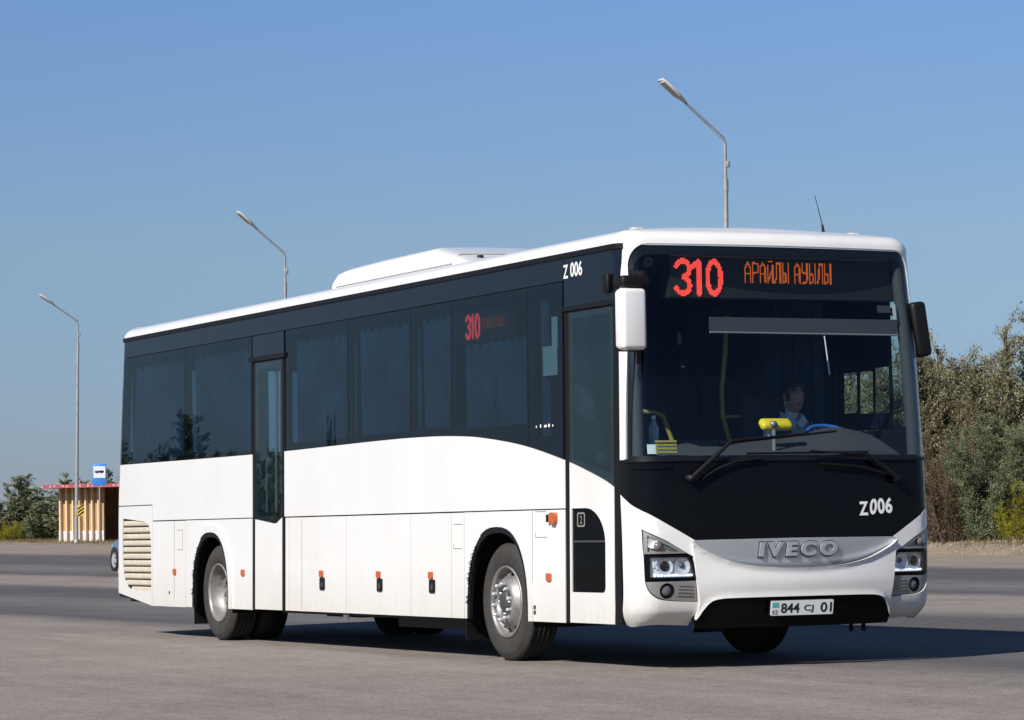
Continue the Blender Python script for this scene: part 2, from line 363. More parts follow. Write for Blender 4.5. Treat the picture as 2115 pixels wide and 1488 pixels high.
def spline(pts, n=6):
    out = []
    for i in range(len(pts)-1):
        p0 = Vector(pts[max(i-1, 0)]); p1 = Vector(pts[i]); p2 = Vector(pts[i+1]); p3 = Vector(pts[min(i+2, len(pts)-1)])
        for k in range(n):
            t = k/n; out.append(tuple(0.5*((2*p1)+(p2-p0)*t+(2*p0-5*p1+4*p2-p3)*t*t+(3*p1-p0-3*p2+p3)*t**3)))
    out.append(tuple(pts[-1])); return out

# ------------------------------------------------------------------ lettering
def text_mesh(body, size=1.0, bold=0.0, extrude=0.0, spacing=1.0):
    cu = bpy.data.curves.new('lettering', 'FONT'); cu.body = body; cu.size = size; cu.offset = bold; cu.extrude = extrude; cu.align_x = 'CENTER'; cu.align_y = 'CENTER'; cu.space_character = spacing; cu.resolution_u = 8
    o = bpy.data.objects.new('lettering', cu); C.objects.link(o)
    dg = bpy.context.evaluated_depsgraph_get(); me = bpy.data.meshes.new_from_object(o.evaluated_get(dg)); bpy.data.objects.remove(o)
    v = np.array([x.co[:] for x in me.vertices]); f = [list(p.vertices) for p in me.polygons]; bpy.data.meshes.remove(me)
    v[:, 0] -= (v[:, 0].min()+v[:, 0].max())/2; v[:, 1] -= (v[:, 1].min()+v[:, 1].max())/2
    return v, f
def place_text(mb, body, w, h, fn, bold=0.0, thick=0.0, spacing=1.0, slant=0.0, yoff=0.0, xoff=0.0):
    """lettering scaled to w x h, every vertex placed by fn(a, b, depth)"""
    v, f = text_mesh(body, 1.0, bold, 0.02 if thick else 0.0, spacing)
    W = np.ptp(v[:, 0]); H = np.ptp(v[:, 1])
    P = [fn((x/W*w)+slant*(y/H*h)+xoff, y/H*h+yoff, (z/0.02*thick if thick else 0.0)) for x, y, z in v]
    mb.add(P, f); return mb
def led(mb, strokes, cell, fn, rad):
    """dot matrix: small square lamps on a grid wherever a stroke passes"""
    segs = [(a, b) for st in strokes for a, b in zip(st, st[1:])]
    xs = [p[0] for s in segs for p in s]; ys = [p[1] for s in segs for p in s]
    i0, i1 = int((min(xs)-rad)/cell)-1, int((max(xs)+rad)/cell)+1; j0, j1 = int((min(ys)-rad)/cell)-1, int((max(ys)+rad)/cell)+1
    h = cell*0.44
    for i in range(i0, i1+1):
        for j in range(j0, j1+1):
            p = np.array((i*cell, j*cell))
            for a, b in segs:
                a_ = np.array(a); d = np.array(b)-a_; t = max(0, min(1, np.dot(p-a_, d)/max(1e-9, np.dot(d, d))))
                if np.hypot(*(p-a_-d*t)) <= rad:
                    x, y = p; mb.add([fn(x-h, y-h), fn(x+h, y-h), fn(x+h, y+h), fn(x-h, y+h)], [(0, 1, 2, 3)]); break
    return mb
def arcp(cx, cy, rx, ry, a0, a1, n=12): return [(cx+rx*math.cos(R(a0+(a1-a0)*i/n)), cy+ry*math.sin(R(a0+(a1-a0)*i/n))) for i in range(n+1)]
def digits310(w, h):   # strokes of 3, 1, 0 in a box w x h centred on the origin
    a = w*0.30; x3 = -w/2; q = h/4
    d3 = arcp(x3+a*0.5, q, a*0.5, q*0.95, 160, -80)+arcp(x3+a*0.5, -q, a*0.52, q*0.97, 80, -160)
    x1 = -w*0.02; d1 = [(x1-a*0.42, h*0.30), (x1+a*0.1, h*0.48), (x1+a*0.1, -h*0.5)]
    d0 = arcp(w/2-a*0.5, 0, a*0.5, h*0.49, 0, 360, 24)
    return [d3, d1, d0]
GL = {'А': [[(0,0),(0,.75),(.3,1),(.6,.75),(.6,0)],[(0,.45),(.6,.45)]], 'Р': [[(0,0),(0,1),(.6,.95),(.6,.5),(0,.45)]], 'Й': [[(0,.9),(0,0),(.6,.75)],[(.6,.9),(.6,0)],[(.15,1.08),(.45,1.08)]],
      'Л': [[(-.05,0),(.12,.2),(.2,1),(.6,1),(.6,0)]], 'Ы': [[(0,1),(0,0),(.38,.05),(.38,.45),(0,.5)],[(.68,1),(.68,0)]], 'У': [[(0,1),(.05,.55),(.6,.5)],[(.6,1),(.6,.2),(.4,0),(.05,0)]], ' ': []}
def narrow_text(s, w, h):
    adv = [0.5 if ch == ' ' else (0.98 if ch == 'Ы' else 0.9) for ch in s]; tot = sum(adv); out = []; x = 0
    for ch, a in zip(s, adv):
        for st in GL[ch]: out.append([((x+px)/tot*w-w/2, py*h-h/2) for px, py in st])
        x += a
    return out

# ------------------------------------------------------------------ terrain, road, verge
def sstep(a, b, x): t = min(1.0, max(0.0, (x-a)/(b-a))); return t*t*(3-2*t)
def T(x, y):
    z = sstep(10, 28, y)*(0.08+0.006*max(0.0, min(150.0, -x)))
    z += 0.30*sstep(27.2, 28.5, y)*sstep(-90, -60, -x)*0+0.30*sstep(27.2, 28.5, y)*sstep(-90, -60, x)
    z += 0.25*sstep(60, 200, y)
    return z
GX = [-6000, -3000, -1500, -800, -500, -350]+[-260+10*i for i in range(20)]+[-60+2.5*i for i in range(40)]+[45, 60, 100, 200, 500, 1500, 3000, 6000]
GYR = [-45, -38, -30, -20, -10, -5, 0, 5, 8, 10, 11.5, 13, 14.5, 16, 17.5, 19, 20.5, 22, 23.5, 25, 26, 26.8]
GY = [-6000, -2000, -800, -300, -120, -70]+GYR+[27.2, 27.5, 27.8, 28.2, 28.6, 29.1, 29.6, 30.1, 30.6, 31.5, 33, 35, 38, 42, 50, 60, 80, 120, 200, 500, 1500, 4000, 6000]
def gridmesh(name, xs, ys, m, dz=0.0, rough=0.0):
    rnd = random.Random(4); vs = [(x, y, T(x, y)+dz+(rnd.uniform(-rough, rough) if rough and y > 28 else 0)) for y in ys for x in xs]; w = len(xs)
    fs = [(j*w+i, j*w+i+1, (j+1)*w+i+1, (j+1)*w+i) for j in range(len(ys)-1) for i in range(w-1)]
    mb = MB(); mb.keep = True; mb.add(vs, fs, True); return mb.build(name, m)
def dirtmat():
    m, n, l = newmat('dry_ground')
    o = n.new('ShaderNodeOutputMaterial'); p = n.new('ShaderNodeBsdfPrincipled'); l.new(p.outputs[0], o.inputs[0]); p.inputs['Roughness'].default_value = 0.95
    tc = n.new('ShaderNodeTexCoord'); a = N(n, 'ShaderNodeTexNoise', Scale=0.9, Detail=9.0, Roughness=0.7); b = N(n, 'ShaderNodeTexNoise', Scale=7.0, Detail=6.0, Roughness=0.8)
    l.new(tc.outputs['Object'], a.inputs['Vector']); l.new(tc.outputs['Object'], b.inputs['Vector'])
    r = ramp(n, [(0.3, (0.16, 0.13, 0.085)), (0.5, (0.27, 0.21, 0.15)), (0.7, (0.33, 0.27, 0.21))]); l.new(a.outputs['Fac'], r.inputs[0])
    r2 = ramp(n, [(0.3, 0.6), (0.7, 1.25)]); l.new(b.outputs['Fac'], r2.inputs[0])
    x = n.new('ShaderNodeMix'); x.data_type = 'RGBA'; x.blend_type = 'MULTIPLY'; x.inputs[0].default_value = 1.0; l.new(r.outputs[0], x.inputs[6]); l.new(r2.outputs[0], x.inputs[7]); l.new(x.outputs[2], p.inputs['Base Color'])
    bp = N(n, 'ShaderNodeBump', Strength=0.7, Distance=0.08); l.new(b.outputs['Fac'], bp.inputs['Height']); l.new(bp.outputs[0], p.inputs['Normal'])
    return m
tag(gridmesh('ground', GX, GY, dirtmat(), 0.0, 0.05), 'dry bare earth verge beyond the road', kind='structure')
tag(gridmesh('road', GX[3:-3], GYR, ROAD, 0.03), 'worn grey asphalt road with dark wheel tracks', kind='structure')
RZ = 0.03   # road surface height at the bus

# ------------------------------------------------------------------ THE BUS
bus = empty('bus', (0, 0, RZ))
tag(bus, 'white intercity bus with dark tinted windows and 310 lit in its windscreen', 'bus')
# world z of the bus is raised by RZ; the surface was measured with the road at 0, so lower it again
bus.location.z = 0.0
for o_ in (bpy.data.objects['road'], bpy.data.objects['ground']): o_.location.z = -RZ

def wheel_arch(cx, hw, top, z0=0.30, grow=0.0, n=26):
    pts = []
    for i in range(n+1):
        t = PI-PI*i/n; c, s = math.cos(t), math.sin(t); e = 2/2.5
        pts.append((sx(cx+(hw+grow)*math.copysign(abs(c)**e, c)), z0+(top+grow-z0)*abs(s)**e))
    return pts    # from rear foot over the top to front foot, u increasing
# window line: rear to nose
WL_PTS = [(sx(-12.0), 1.812), (sx(-8.0), 1.812), (sx(-5.0), 1.842), (sx(-3.96), 1.842), (sx(-3.3), 1.825), (sx(-2.80), 1.793), (sx(-2.08), 1.711), (sx(-1.399), 1.586), (ux(-0.95, 1.48), 1.48), (ux(-0.593, 1.376), 1.376), (-1.512, 1.283), (-1.208, 1.146), (-0.867, 0.942)]
WL = spline(WL_PTS, 6)
def wl(u):
    for a, b in zip(WL, WL[1:]):
        if a[0] <= u <= b[0]: return a[1]+(b[1]-a[1])*(u-a[0])/max(1e-9, b[0]-a[0])
    return WL[0][1] if u < WL[0][0] else WL[-1][1]
def wl_run(u0, u1, d=0.0): return [(u0, wl(u0)+d)]+[(a, b+d) for a, b in WL if u0+1e-3 < a < u1-1e-3]+[(u1, wl(u1)+d)]
G = 0.004
ZB, ZS, ZG0, ZG1, ZT = 1.205, 0.33, 2.95, 3.125, 3.16
ur = -(UREAR+RR*PI/2)     # u of the rear face edge on the right side
# -- inner shell behind the panels (dark), with openings for wheels, windows and doors
def shell_loops(sgn):
    outer = [(-UEND+0.01, 0.46), (sx(-11.2), 0.36), (sx(-10.9), 0.345)]
    A = wheel_arch(-9.21, 0.53, 1.07, 0.345); B = wheel_arch(-2.55, 0.58, 1.07, 0.345)
    outer += A+B+xrun(-0.44, 0.345, 3.15)+[(-UEND+0.01, 3.15)]
    holes = []
    for a, b, z0, z1 in WINS: holes.append(rrect(sx(a)+0.05, z0+0.04, sx(b)-0.05, z1, 0.05))
    holes.append(rrect(sx(-7.965), 1.20, sx(-7.295), 2.68, 0.03)); holes.append([(sx(-1.26), wl(sx(-1.26))+0.02)]+xrun(-0.56, wl(ux(-0.56, 1.37))+0.02, 2.70)+[(sx(-1.26), 2.70)])
    holes.append(rrect(-UEND+0.12, 1.95, -UREAR-RR*1.7, 2.85, 0.06))
    lp = [outer]+holes
    return lp if sgn < 0 else [mir(x) for x in lp]
WINS = [(-11.95, -9.98, 1.82, 2.93), (-9.98, -8.075, 1.82, 2.93), (-7.175, -5.66, 1.85, 2.93), (-5.66, -4.27, 1.86, 2.93), (-4.27, -3.42, 1.87, 2.93), (-3.42, -1.98, 1.84, 2.93), (-1.98, -1.37, 1.72, 2.93)]
mbS = MB(); sheet(mbS, shell_loops(-1), M, -0.016, 0.03)
LWINS = [(-11.93, -10.0, 1.84, 2.9), (-10.0, -8.1, 1.84, 2.9), (-8.1, -6.2, 1.84, 2.9), (-6.2, -4.3, 1.84, 2.9), (-4.3, -2.45, 1.84, 2.9), (-1.41, -1.21, 1.93, 2.26), (-1.17, -0.97, 1.92, 2.26), (-0.94, -0.735, 1.91, 2.28), (-0.70, -0.455, 1.78, 2.90)]
Lout = [(UEND-0.01, 0.46), (-sx(-11.2), 0.36)]+[(-a, b) for a, b in wheel_arch(-9.21, 0.53, 1.07, 0.345)]+[(-a, b) for a, b in wheel_arch(-2.55, 0.58, 1.07, 0.345)]+[(-u, z) for u, z in xrun(-0.44, 0.345, 3.15)]+[(UEND-0.01, 3.15)]
LH = [[(-u, z) for u, z in rrect(ux(a, (z0+z1)/2) if a > -3 else sx(a), z0, ux(b, (z0+z1)/2) if b > -3 else sx(b), z1, 0.02)] for a, b, z0, z1 in [(a+0.02, b-0.02, z0+0.02, z1-0.02) for a, b, z0, z1 in LWINS[:-4]+[(-1.50, -0.45, 1.76, 2.92)]]]
sheet(mbS, [Lout]+LH+[mir(rrect(-UEND+0.12, 1.95, -UREAR-RR*1.7, 2.85, 0.06))], M, -0.016, 0.03)
mbS.build('body_frame', BLACKM, bus)
# -- right side panels
UD0, UD1 = sx(-8.06), sx(-7.225)            # middle door opening
UF0 = sx(-1.340); UFR = lambda z: ux(-0.425, z)               # front door opening
def panel(name, lp, m=WHITE, off=0.0, thick=0.012): return skin(name, lp if hasattr(lp[0][0], '__len__') else [lp], m, bus, off, thick)
panel('upper_side_panel', [(ur+0.03, 1.372), (sx(-10.985), 1.372), (sx(-10.985), ZB), (UD0-G, ZB)]+wl_run(ur+0.03, UD0-G, -0.002)[::-1])
panel('upper_side_panel', [(UD1+G, ZB), (UF0-G, ZB)]+wl_run(UD1+G, UF0-G, -0.002)[::-1])
# rear corner panel with engine grille opening
GR = spline([(sx(-11.955), 1.235), (sx(-11.965), 0.9), (sx(-11.92), 0.62), (sx(-11.80), 0.515)], 5)+spline([(sx(-11.80), 0.515), (sx(-11.6), 0.477), (sx(-11.02), 0.470)], 4)[1:]+[(sx(-11.025), 0.8)]+spline([(sx(-11.03), 0.95), (sx(-11.075), 1.12), (sx(-11.19), 1.185), (sx(-11.5), 1.21), (sx(-11.955), 1.235)], 5)[:-1]
panel('rear_corner_panel', [[(ur-0.02, 0.455), (sx(-11.9), 0.42), (sx(-10.99)-G, 0.318), (sx(-10.99)-G, 1.362), (ur-0.02, 1.362)], GR])
LOWER = [(-10.99, -9.96), (-7.20, -7.105), (-7.105, -5.716), (-5.716, -4.288), (-4.288, -3.452), (-3.452, -3.20)]
NM = ['lower_side_panel', 'lower_side_panel', 'luggage_hatch', 'luggage_hatch', 'luggage_hatch', 'lower_side_panel']
for (a, b), nm in zip(LOWER, NM): panel(nm, rect(sx(a)+0.0045, 0.318 if a < -9 else ZS, sx(b)-0.0045, ZB-0.012), off=-0.001)
def arch_panel(a, b, cx, hw, top, zs):
    A = wheel_arch(cx, hw, top, zs); u0, u1 = sx(a)+0.0045, sx(b)-0.0045
    A[0] = (A[0][0], zs); A[-1] = (A[-1][0], zs)
    panel('wheel_arch_panel', [(u0, zs)]+A+[(u1, zs), (u1, ZB-0.01), (u0, ZB-0.01)], off=-0.001)
arch_panel(-9.96, -8.065, -9.21, 0.53, 1.07, 0.322); arch_panel(-3.20, -1.345, -2.55, 0.58, 1.075, ZS)
for cx, hw, zs in ((-9.21, 0.53, 0.322), (-2.55, 0.58, ZS)):
    i, o_ = wheel_arch(cx, hw, 1.072, zs, 0.0), wheel_arch(cx, hw, 1.072, zs, 0.075)
    k = 9; panel('arch_flare', o_[k:]+i[k:][::-1], WHITE, 0.016, 0.03)
    i2, o2 = wheel_arch(cx, hw, 1.07, zs, -0.045, 40), wheel_arch(cx, hw, 1.07, zs, 0.002, 40)
    panel('arch_rubber', o2+i2[::-1], BLACKM, 0.006, 0.03)
    # bristle fringe on the rear edge
    rnd = random.Random(7); br = MB()
    for t in range(130):
        q = o2[1+int(rnd.random()**0.8*17)]; u, z = q[0]+rnd.uniform(-0.01, 0.03), q[1]+rnd.uniform(-0.05, 0.05)
        if z < 0.45 or z > 0.92: continue
        e = M(u-rnd.uniform(0.005, 0.032), z-rnd.uniform(0.0, 0.03), rnd.uniform(0.008, 0.015)); s0 = M(u+0.02, z, 0.008); br.tube([s0, e], [0.006, 0.002], 4, False)
    br.build('arch_bristles', BLACKM, bus)
    # wheel housing
    wh = MB(); A = [M(u, z, -0.02) for u, z in wheel_arch(cx, hw, 1.08, 0.28, 0.02)]; Bk = [Vector((p.x, -0.62, p.z)) for p in A]
    n = len(A); wh.add(A+Bk, [(i, i+1, n+i+1, n+i) for i in range(n-1)], True); wh.add(Bk, [tuple(range(n))]); wh.build('wheel_housing', BLACKM, bus)
    wh = MB(); A = [Vector((p.x, -p.y, p.z)) for p in A]; Bk = [Vector((p.x, 0.62, p.z)) for p in A]
    wh.add(A+Bk, [(i, i+1, n+i+1, n+i) for i in range(n-1)], True); wh.add(Bk, [tuple(range(n))]); wh.build('wheel_housing', BLACKM, bus)
# engine grille: louvres across the opening
gl = MB(); sheet(gl, [[(u, z) for u, z in GR]], M, -0.075, 0.01); gl.build('grille_backing', BLACKM, bus)
gx0, gx1 = sx(-11.965), sx(-11.022)
eg = MB()
for i in range(11):
    z = 1.205-i*0.0695; u0 = gx0+0.012
    for a, b in zip(GR, GR[1:]):
        if a[0] < sx(-11.5) and b[0] < sx(-11.5) and min(a[1], b[1]) <= z-0.03 <= max(a[1], b[1]): u0 = max(u0, a[0]+0.012)
    u1 = gx1-0.004
    if i < 2: u1 = sx(-11.07)-0.05*(1-i)
    prof = [(-0.062, 0.022), (-0.014, 0.001), (-0.005, -0.016), (-0.003, -0.040), (-0.010, -0.052), (-0.020, -0.055), (-0.062, -0.014)]
    vs = [M(u, z+dz, d) for u in (u0, u1) for d, dz in prof]; n = len(prof)
    eg.add(vs, [(j, (j+1) % n, n+(j+1) % n, n+j) for j in range(n)]); eg.add(vs[:n], [tuple(range(n))]); eg.add(vs[n:], [tuple(range(n))[::-1]])
eg.build('engine_grille', BEIGE, bus)
# hatch latches, orange side markers, small marks
def marker(u, z, w=0.078, h=0.060):
    mb = MB(); sheet(mb, [rrect(u-w/2, z-h/2, u+w/2, z+h/2, 0.012)], M, 0.014, 0.02); return mb.build('side_reflector', ORANGE, bus)
for x in (-10.279, -8.307, -6.296, -4.977, -3.862, -1.624): marker(sx(x), 0.676)
for x in (-6.275, -4.95, -3.835):
    mb = MB(); sheet(mb, [rrect(sx(x)-0.055, 0.53, sx(x)+0.055, 0.642, 0.015), ], M, 0.010, 0.015); la = mb.build('hatch_latch', BLACKM, bus)
    mb = MB(); sheet(mb, [rrect(sx(x)-0.01, 0.555, sx(x)+0.035, 0.60, 0.01)], M, 0.016, 0.004); mb.build('latch_handle', DARKST, la)
# front wing turn lamp
mb = MB(); sheet(mb, [rrect(sx(-1.62), 1.10, sx(-1.57), 1.16, 0.01)], M, 0.03, 0.03); tl = mb.build('lamp_base', BLACKM, bus)
mb = MB(); sheet(mb, [rrect(sx(-1.565), 1.085, sx(-1.475), 1.175, 0.03)], M, 0.035, 0.035); mb.build('turn_lamp', ORANGE, bus)
# service flaps and drain marks drawn as fine seams
def seam(u0, z0, u1, z1, w=0.006, off=0.0012):
    sm = MB(); d = Vector((u1-u0, z1-z0)); nrm = Vector((-d.y, d.x)).normalized()*w/2; k = max(1, int(d.length/0.4))
    sheet(sm, [[(u0-nrm.x, z0-nrm.y), (u1-nrm.x, z1-nrm.y), (u1+nrm.x, z1+nrm.y), (u0+nrm.x, z0+nrm.y)]], M, off, 0.004); sm.build('panel_seam', GAPGREY, bus)
for s in ((sx(-10.22), 1.10, sx(-10.05), 1.10), (sx(-10.22), 0.90, sx(-10.05), 0.90), (sx(-10.05), 0.90, sx(-10.05), 1.10), (sx(-10.3), 0.40, sx(-10.3), 1.19),
          (sx(-3.40), 1.10, sx(-3.23), 1.10), (sx(-3.40), 0.90, sx(-3.25), 0.90), (sx(-3.41), 0.90, sx(-3.41), 0.94), (sx(-1.92), 0.36, sx(-1.92), 1.19), (sx(-1.87), 1.185, sx(-1.68), 1.185),
          (sx(-1.86), 0.985, sx(-1.66), 0.985), (sx(-1.865), 0.985, sx(-1.865), 1.02), (sx(-6.78), 0.34, sx(-6.78), 1.19)): seam(*s, w=0.005)
for x, z in ((-10.45, 0.46), (-1.88, 0.40), (-1.88, 0.44)): sm = MB(); sheet(sm, [rrect(sx(x)-0.013, z-0.016, sx(x)+0.013, z+0.016, 0.007)], M, 0.003, 0.006); sm.build('drain_plug', BLACKM, bus)
# dark band above the windows, gutter
panel('upper_band_panel', rect(ur+0.03, ZG0+0.004, UF0-G, ZG1), NAVYG, 0.0)
panel('upper_band_panel', [(UF0+G, 2.745)]+xrun(-0.428, 2.745, ZG1, 6)+[(UF0+G, ZG1)], NAVYG, 0.0)
panel('upper_band_panel', rect(UD0+0.01, 2.745, UD1-0.01, ZG0-0.004), NAVYG, -0.002)
mb = MB(); sheet(mb, [rect(ur, ZG1, UFR(3.14), ZT+0.004)], M, 0.016, 0.03); mb.build('roof_gutter', BLACKM, bus)
# side windows
for i, (a, b, z0, z1) in enumerate(WINS):
    u0, u1 = sx(a)+0.003, sx(b)-0.003
    if i == 0: u0 = ur+0.035
    lp = wl_run(u0, u1, 0.003)+[(u1, ZG0-0.004), (u0, ZG0-0.004)]
    panel('window', lp, SIDEGL, 0.0, 0.006)
# frit border (black print) behind the panes
fr = MB()
for i, (a, b, z0, z1) in enumerate(WINS):
    u0, u1 = sx(a), sx(b)
    if i == 0: u0 = ur+0.035
    lp = wl_run(u0, u1, 0.0)+[(u1, ZG0), (u0, ZG0)]
    sheet(fr, [lp, rrect(u0+(0.10 if i == 0 else 0.045), max(z0, wl(u0), wl(u1))+0.03, u1-0.045, z1-0.03, 0.03)], M, -0.008, 0.004)
fr.build('window_border', BLACKM, bus)
# white rear pillar strip and rear wall
panel('rear_pillar', rect(ur-0.03, 1.37, ur+0.026, ZG1))
mbR = MB()
sheet(mbR, [[(-UEND+0.01, 0.455), (ur-0.034, 0.455), (ur-0.034, ZG1), (-UEND+0.01, ZG1)], rrect(-UEND+0.12, 1.93, -UREAR-RR*1.75, 2.83, 0.06)], M, 0.0, 0.012)
sheet(mbR, [mir([(-UEND+0.01, 0.455), (ur-0.034, 0.455), (ur-0.034, ZG1), (-UEND+0.01, ZG1)]), mir(rrect(-UEND+0.12, 1.93, -UREAR-RR*1.75, 2.83, 0.06))], M, 0.0, 0.012)
mbR.build('rear_wall', WHITE, bus)
mb = MB(); sheet(mb, [rect(-UEND+0.1, 1.9, -UREAR-RR*1.68, 2.86)], M, -0.02, 0.006); sheet(mb, [mir(rect(-UEND+0.1, 1.9, -UREAR-RR*1.68, 2.86))], M, -0.02, 0.006); mb.build('rear_window', SIDEGL, bus)
mb = MB(); mb.box((-11.93, 0.36, 2.4), (0.05, 0.09, 0.95)); mb.build('rear_mullion', BLACKM, bus)
# rear corner marker
mb = MB(); sheet(mb, [rrect(ur-0.05, 0.64, ur+0.04, 0.70, 0.01)], M, 0.03, 0.03); mb.build('side_reflector', ORANGE, bus)
# -- left side (seen through the glass only)
mb = MB(); U1L = -UFR(1.2)
lo = [(-u, z) for u, z in [(ur+0.03, 0.46), (sx(-10.9), 0.318)]+wheel_arch(-9.21, 0.53, 1.07, 0.322)+wheel_arch(-2.55, 0.58, 1.07, 0.33)+[(-U1L, 0.33), (-U1L, 1.30)]]
sheet(mb, [lo+[(-a, b-0.002) for a, b in WL[::-1] if a < -U1L]], M, 0.0, 0.012); mb.build('left_side_panel', WHITE, bus)
for a, b, z0, z1 in LWINS:
    ua, ub = (ux(a, (z0+z1)/2), ux(b, (z0+z1)/2)) if a > -3 else (sx(a)+0.003, sx(b)-0.003)
    skin('window', [[(-u, z) for u, z in rect(ua, z0, ub, z1)]], CLEARGL if a > -3 else SIDEGL, bus, -0.001, 0.002)
mb = MB(); sheet(mb, [mir([(ur+0.03, ZG0+0.004)]+xrun(-0.428, ZG0+0.004, ZT, 6)+[(ur+0.03, ZT)])], M, 0.0, 0.012); sheet(mb, [mir([(sx(-2.42), 1.80)]+xrun(-0.43, 1.80, ZG0, 8)+[(sx(-2.42), ZG0)])]+[[(-u, z) for u, z in rect(ux(a, (z0+z1)/2)+0.002, z0+0.003, ux(b, (z0+z1)/2)-0.002, z1-0.003)] for a, b, z0, z1 in LWINS if a > -3], M, 0.0, 0.004); mb.build('upper_band_panel', NAVYG, bus)

# -- front door
UL0 = sx(-1.265); XL1 = -0.53; UL1 = ux(XL1, 1.3)
fd = MB(); sheet(fd, [[(UF0, ZS)]+xrun(-0.428, ZS, 2.735)+[(UF0, 2.735)], [(UL0+0.002, ZS+0.01)]+[(u-0.002, z) for u, z in xrun(XL1, ZS+0.01, 2.70)]+[(UL0+0.002, 2.70)]], M, -0.004, 0.03)
fdoor = fd.build('front_door', RUBBER, bus)
LW = [(sx(-1.238), 0.565)]+[(sx(-0.72)+0.04*math.cos(R(a))+0.005, 0.605+0.04*math.sin(R(a))) for a in (-90, -60, -30, 0)]+arcp(sx(-1.00), 0.93, sx(-0.675)-sx(-1.00), 0.272, 0, 90, 10)+[(sx(-1.238), 1.202)]
mb = MB(); sheet(mb, [[(UL0, ZS+0.004)]+xrun(XL1, ZS+0.004, 1.30, 6)+wl_run(UL0, UL1, -0.002)[::-1], LW], M, 0.0, 0.012); mb.build('door_panel', WHITE, fdoor)
mb = MB(); lw = [(u, z) for u, z in LW]; sheet(mb, [lw], M, -0.012, 0.006); mb.build('lower_glass', LOWGL, fdoor)
mb = MB(); sheet(mb, [rect(UL0-0.01, 0.55, UL1, 1.22)], M, -0.35, 0.01); mb.box((-0.97, -1.0, 0.62), (0.9, 0.5, 0.03)); mb.box((-0.97, -0.86, 0.86), (0.9, 0.3, 0.03)); mb.build('stair_well', INTER, fdoor)
mb = MB(); sheet(mb, [rect(sx(-1.25), 0.943, sx(-0.68), 0.957)], M, -0.008, 0.004); mb.build('glass_joint', DARKST, fdoor)
mb = MB(); sheet(mb, [rrect(sx(-1.16), 1.06, sx(-1.03), 1.17, 0.02), rrect(sx(-1.145), 1.072, sx(-1.045), 1.158, 0.015)], M, -0.0095, 0.001); place_text(mb, '2', 0.04, 0.06, lambda a, b, d: M(sx(-1.095)+a, 1.115+b, -0.0095)); mb.build('door_sticker', GAPGREY, fdoor)
mb = MB(); sheet(mb, [wl_run(UL0, UL1, 0.003)+xrun(XL1, 1.42, 2.70, 8)+[(UL0, 2.70)]], M, 0.0, 0.006); mb.build('door_glass', DOORGL, fdoor)
mb = MB(); sheet(mb, [wl_run(UL0, UL1, 0.0)+xrun(XL1, 1.42, 2.70, 8)+[(UL0, 2.70)], [(UL0+0.05, wl(UL0)+0.02)]+xrun(XL1-0.05, 1.45, 2.655, 8)+[(UL0+0.05, 2.655)]], M, -0.008, 0.004); mb.build('glass_border', RUBBER, fdoor)
mb = MB(); sheet(mb, [[(UF0, 2.715)]+xrun(-0.43, 2.715, 2.75, 2)+[(UF0, 2.75)]], M, 0.012, 0.03); mb.build('door_head_rail', BLACKM, fdoor)
# -- middle door
UM0, UM1 = sx(-7.985), sx(-7.285)
md = MB(); sheet(md, [[(UD0, ZS), (UD1, ZS), (UD1, 2.735), (UD0, 2.735)], [(UM0+0.002, ZS+0.01), (UM1-0.002, ZS+0.01), (UM1-0.002, 2.69), (UM0+0.002, 2.69)]], M, -0.004, 0.03)
mdoor = md.build('middle_door', RUBBER, bus)
gb = [(UM0, 1.19), (UM0+0.50, 1.145), (UM0+0.57, 1.15), (UM1, 1.20)]
mb = MB(); sheet(mb, [[(UM0, ZS), (UM1, ZS)]+[(a, b-0.003) for a, b in gb[::-1]]], M, 0.0, 0.012); mb.build('door_panel', WHITE, mdoor)
mb = MB(); sheet(mb, [gb+[(UM1, 2.685), (UM0, 2.685)]], M, 0.0, 0.006); mb.build('door_glass', DOORGL, mdoor)
mb = MB(); sheet(mb, [gb+[(UM1, 2.685), (UM0, 2.685)], rrect(UM0+0.06, 1.215, UM1-0.055, 2.62, 0.04)], M, -0.008, 0.004); mb.build('glass_border', RUBBER, mdoor)
mb = MB(); sheet(mb, [rect(UD0-0.05, 2.70, UD1+0.05, 2.74)], M, 0.02, 0.04); mb.build('door_head_rail', BLACKM, mdoor)
mb = MB(); mb.tube([M(UM0+0.16, 1.25, -0.06), M(UM0+0.16, 1.72, -0.06), M(UM0+0.2, 1.76, -0.06)], 0.012); mb.tube([M(UM0+0.36, 1.25, -0.08), M(UM0+0.36, 2.6, -0.08)], 0.016); mb.build('door_handrail', DARKST, mdoor)

# -- roof: loft from the gutter line to the crown
def roof():
    us = sorted(set([i*0.05-1.65 for i in range(67)]+[s*v for s in (-1, 1) for v in [1.9+0.8*i for i in range(13)]+[UREAR-0.02+0.035*i for i in range(9)]+[UEND-0.01]])); us = [u for u in us if abs(u) < UEND]
    prof = [(0.0, ZT-0.012), (0.002, ZT+0.02), (0.02, ZT+0.058), (0.05, ZT+0.086), (0.09, ZT+0.105), (0.135, ZT+0.115)]
    rows = []
    for ins, z in prof: rows.append([Vector((*(M(u, 3.15)-MN(u, 3.15)*ins).xy, z)) for u in us])
    base = rows[-1]
    for t in (0.15, 0.3, 0.5, 0.75, 1.0):
        rows.append([Vector((-6.0+(p.x+6.0)*(1-0.05*t), p.y*(1-t), prof[-1][1]+0.055*(1-(1-t)**2))) for p in base])
    n = len(us); mb = MB()
    mb.add([p for r in rows for p in r], [(j*n+i, j*n+(i+1) % n, (j+1)*n+(i+1) % n, (j+1)*n+i) for j in range(len(rows)-1) for i in range(n)], True)
    return mb.build('roof', WHITE, bus)
roof_o = roof()
def roofz(y): return ZT+0.115+0.055*(1-(abs(y)/1.05)**2)
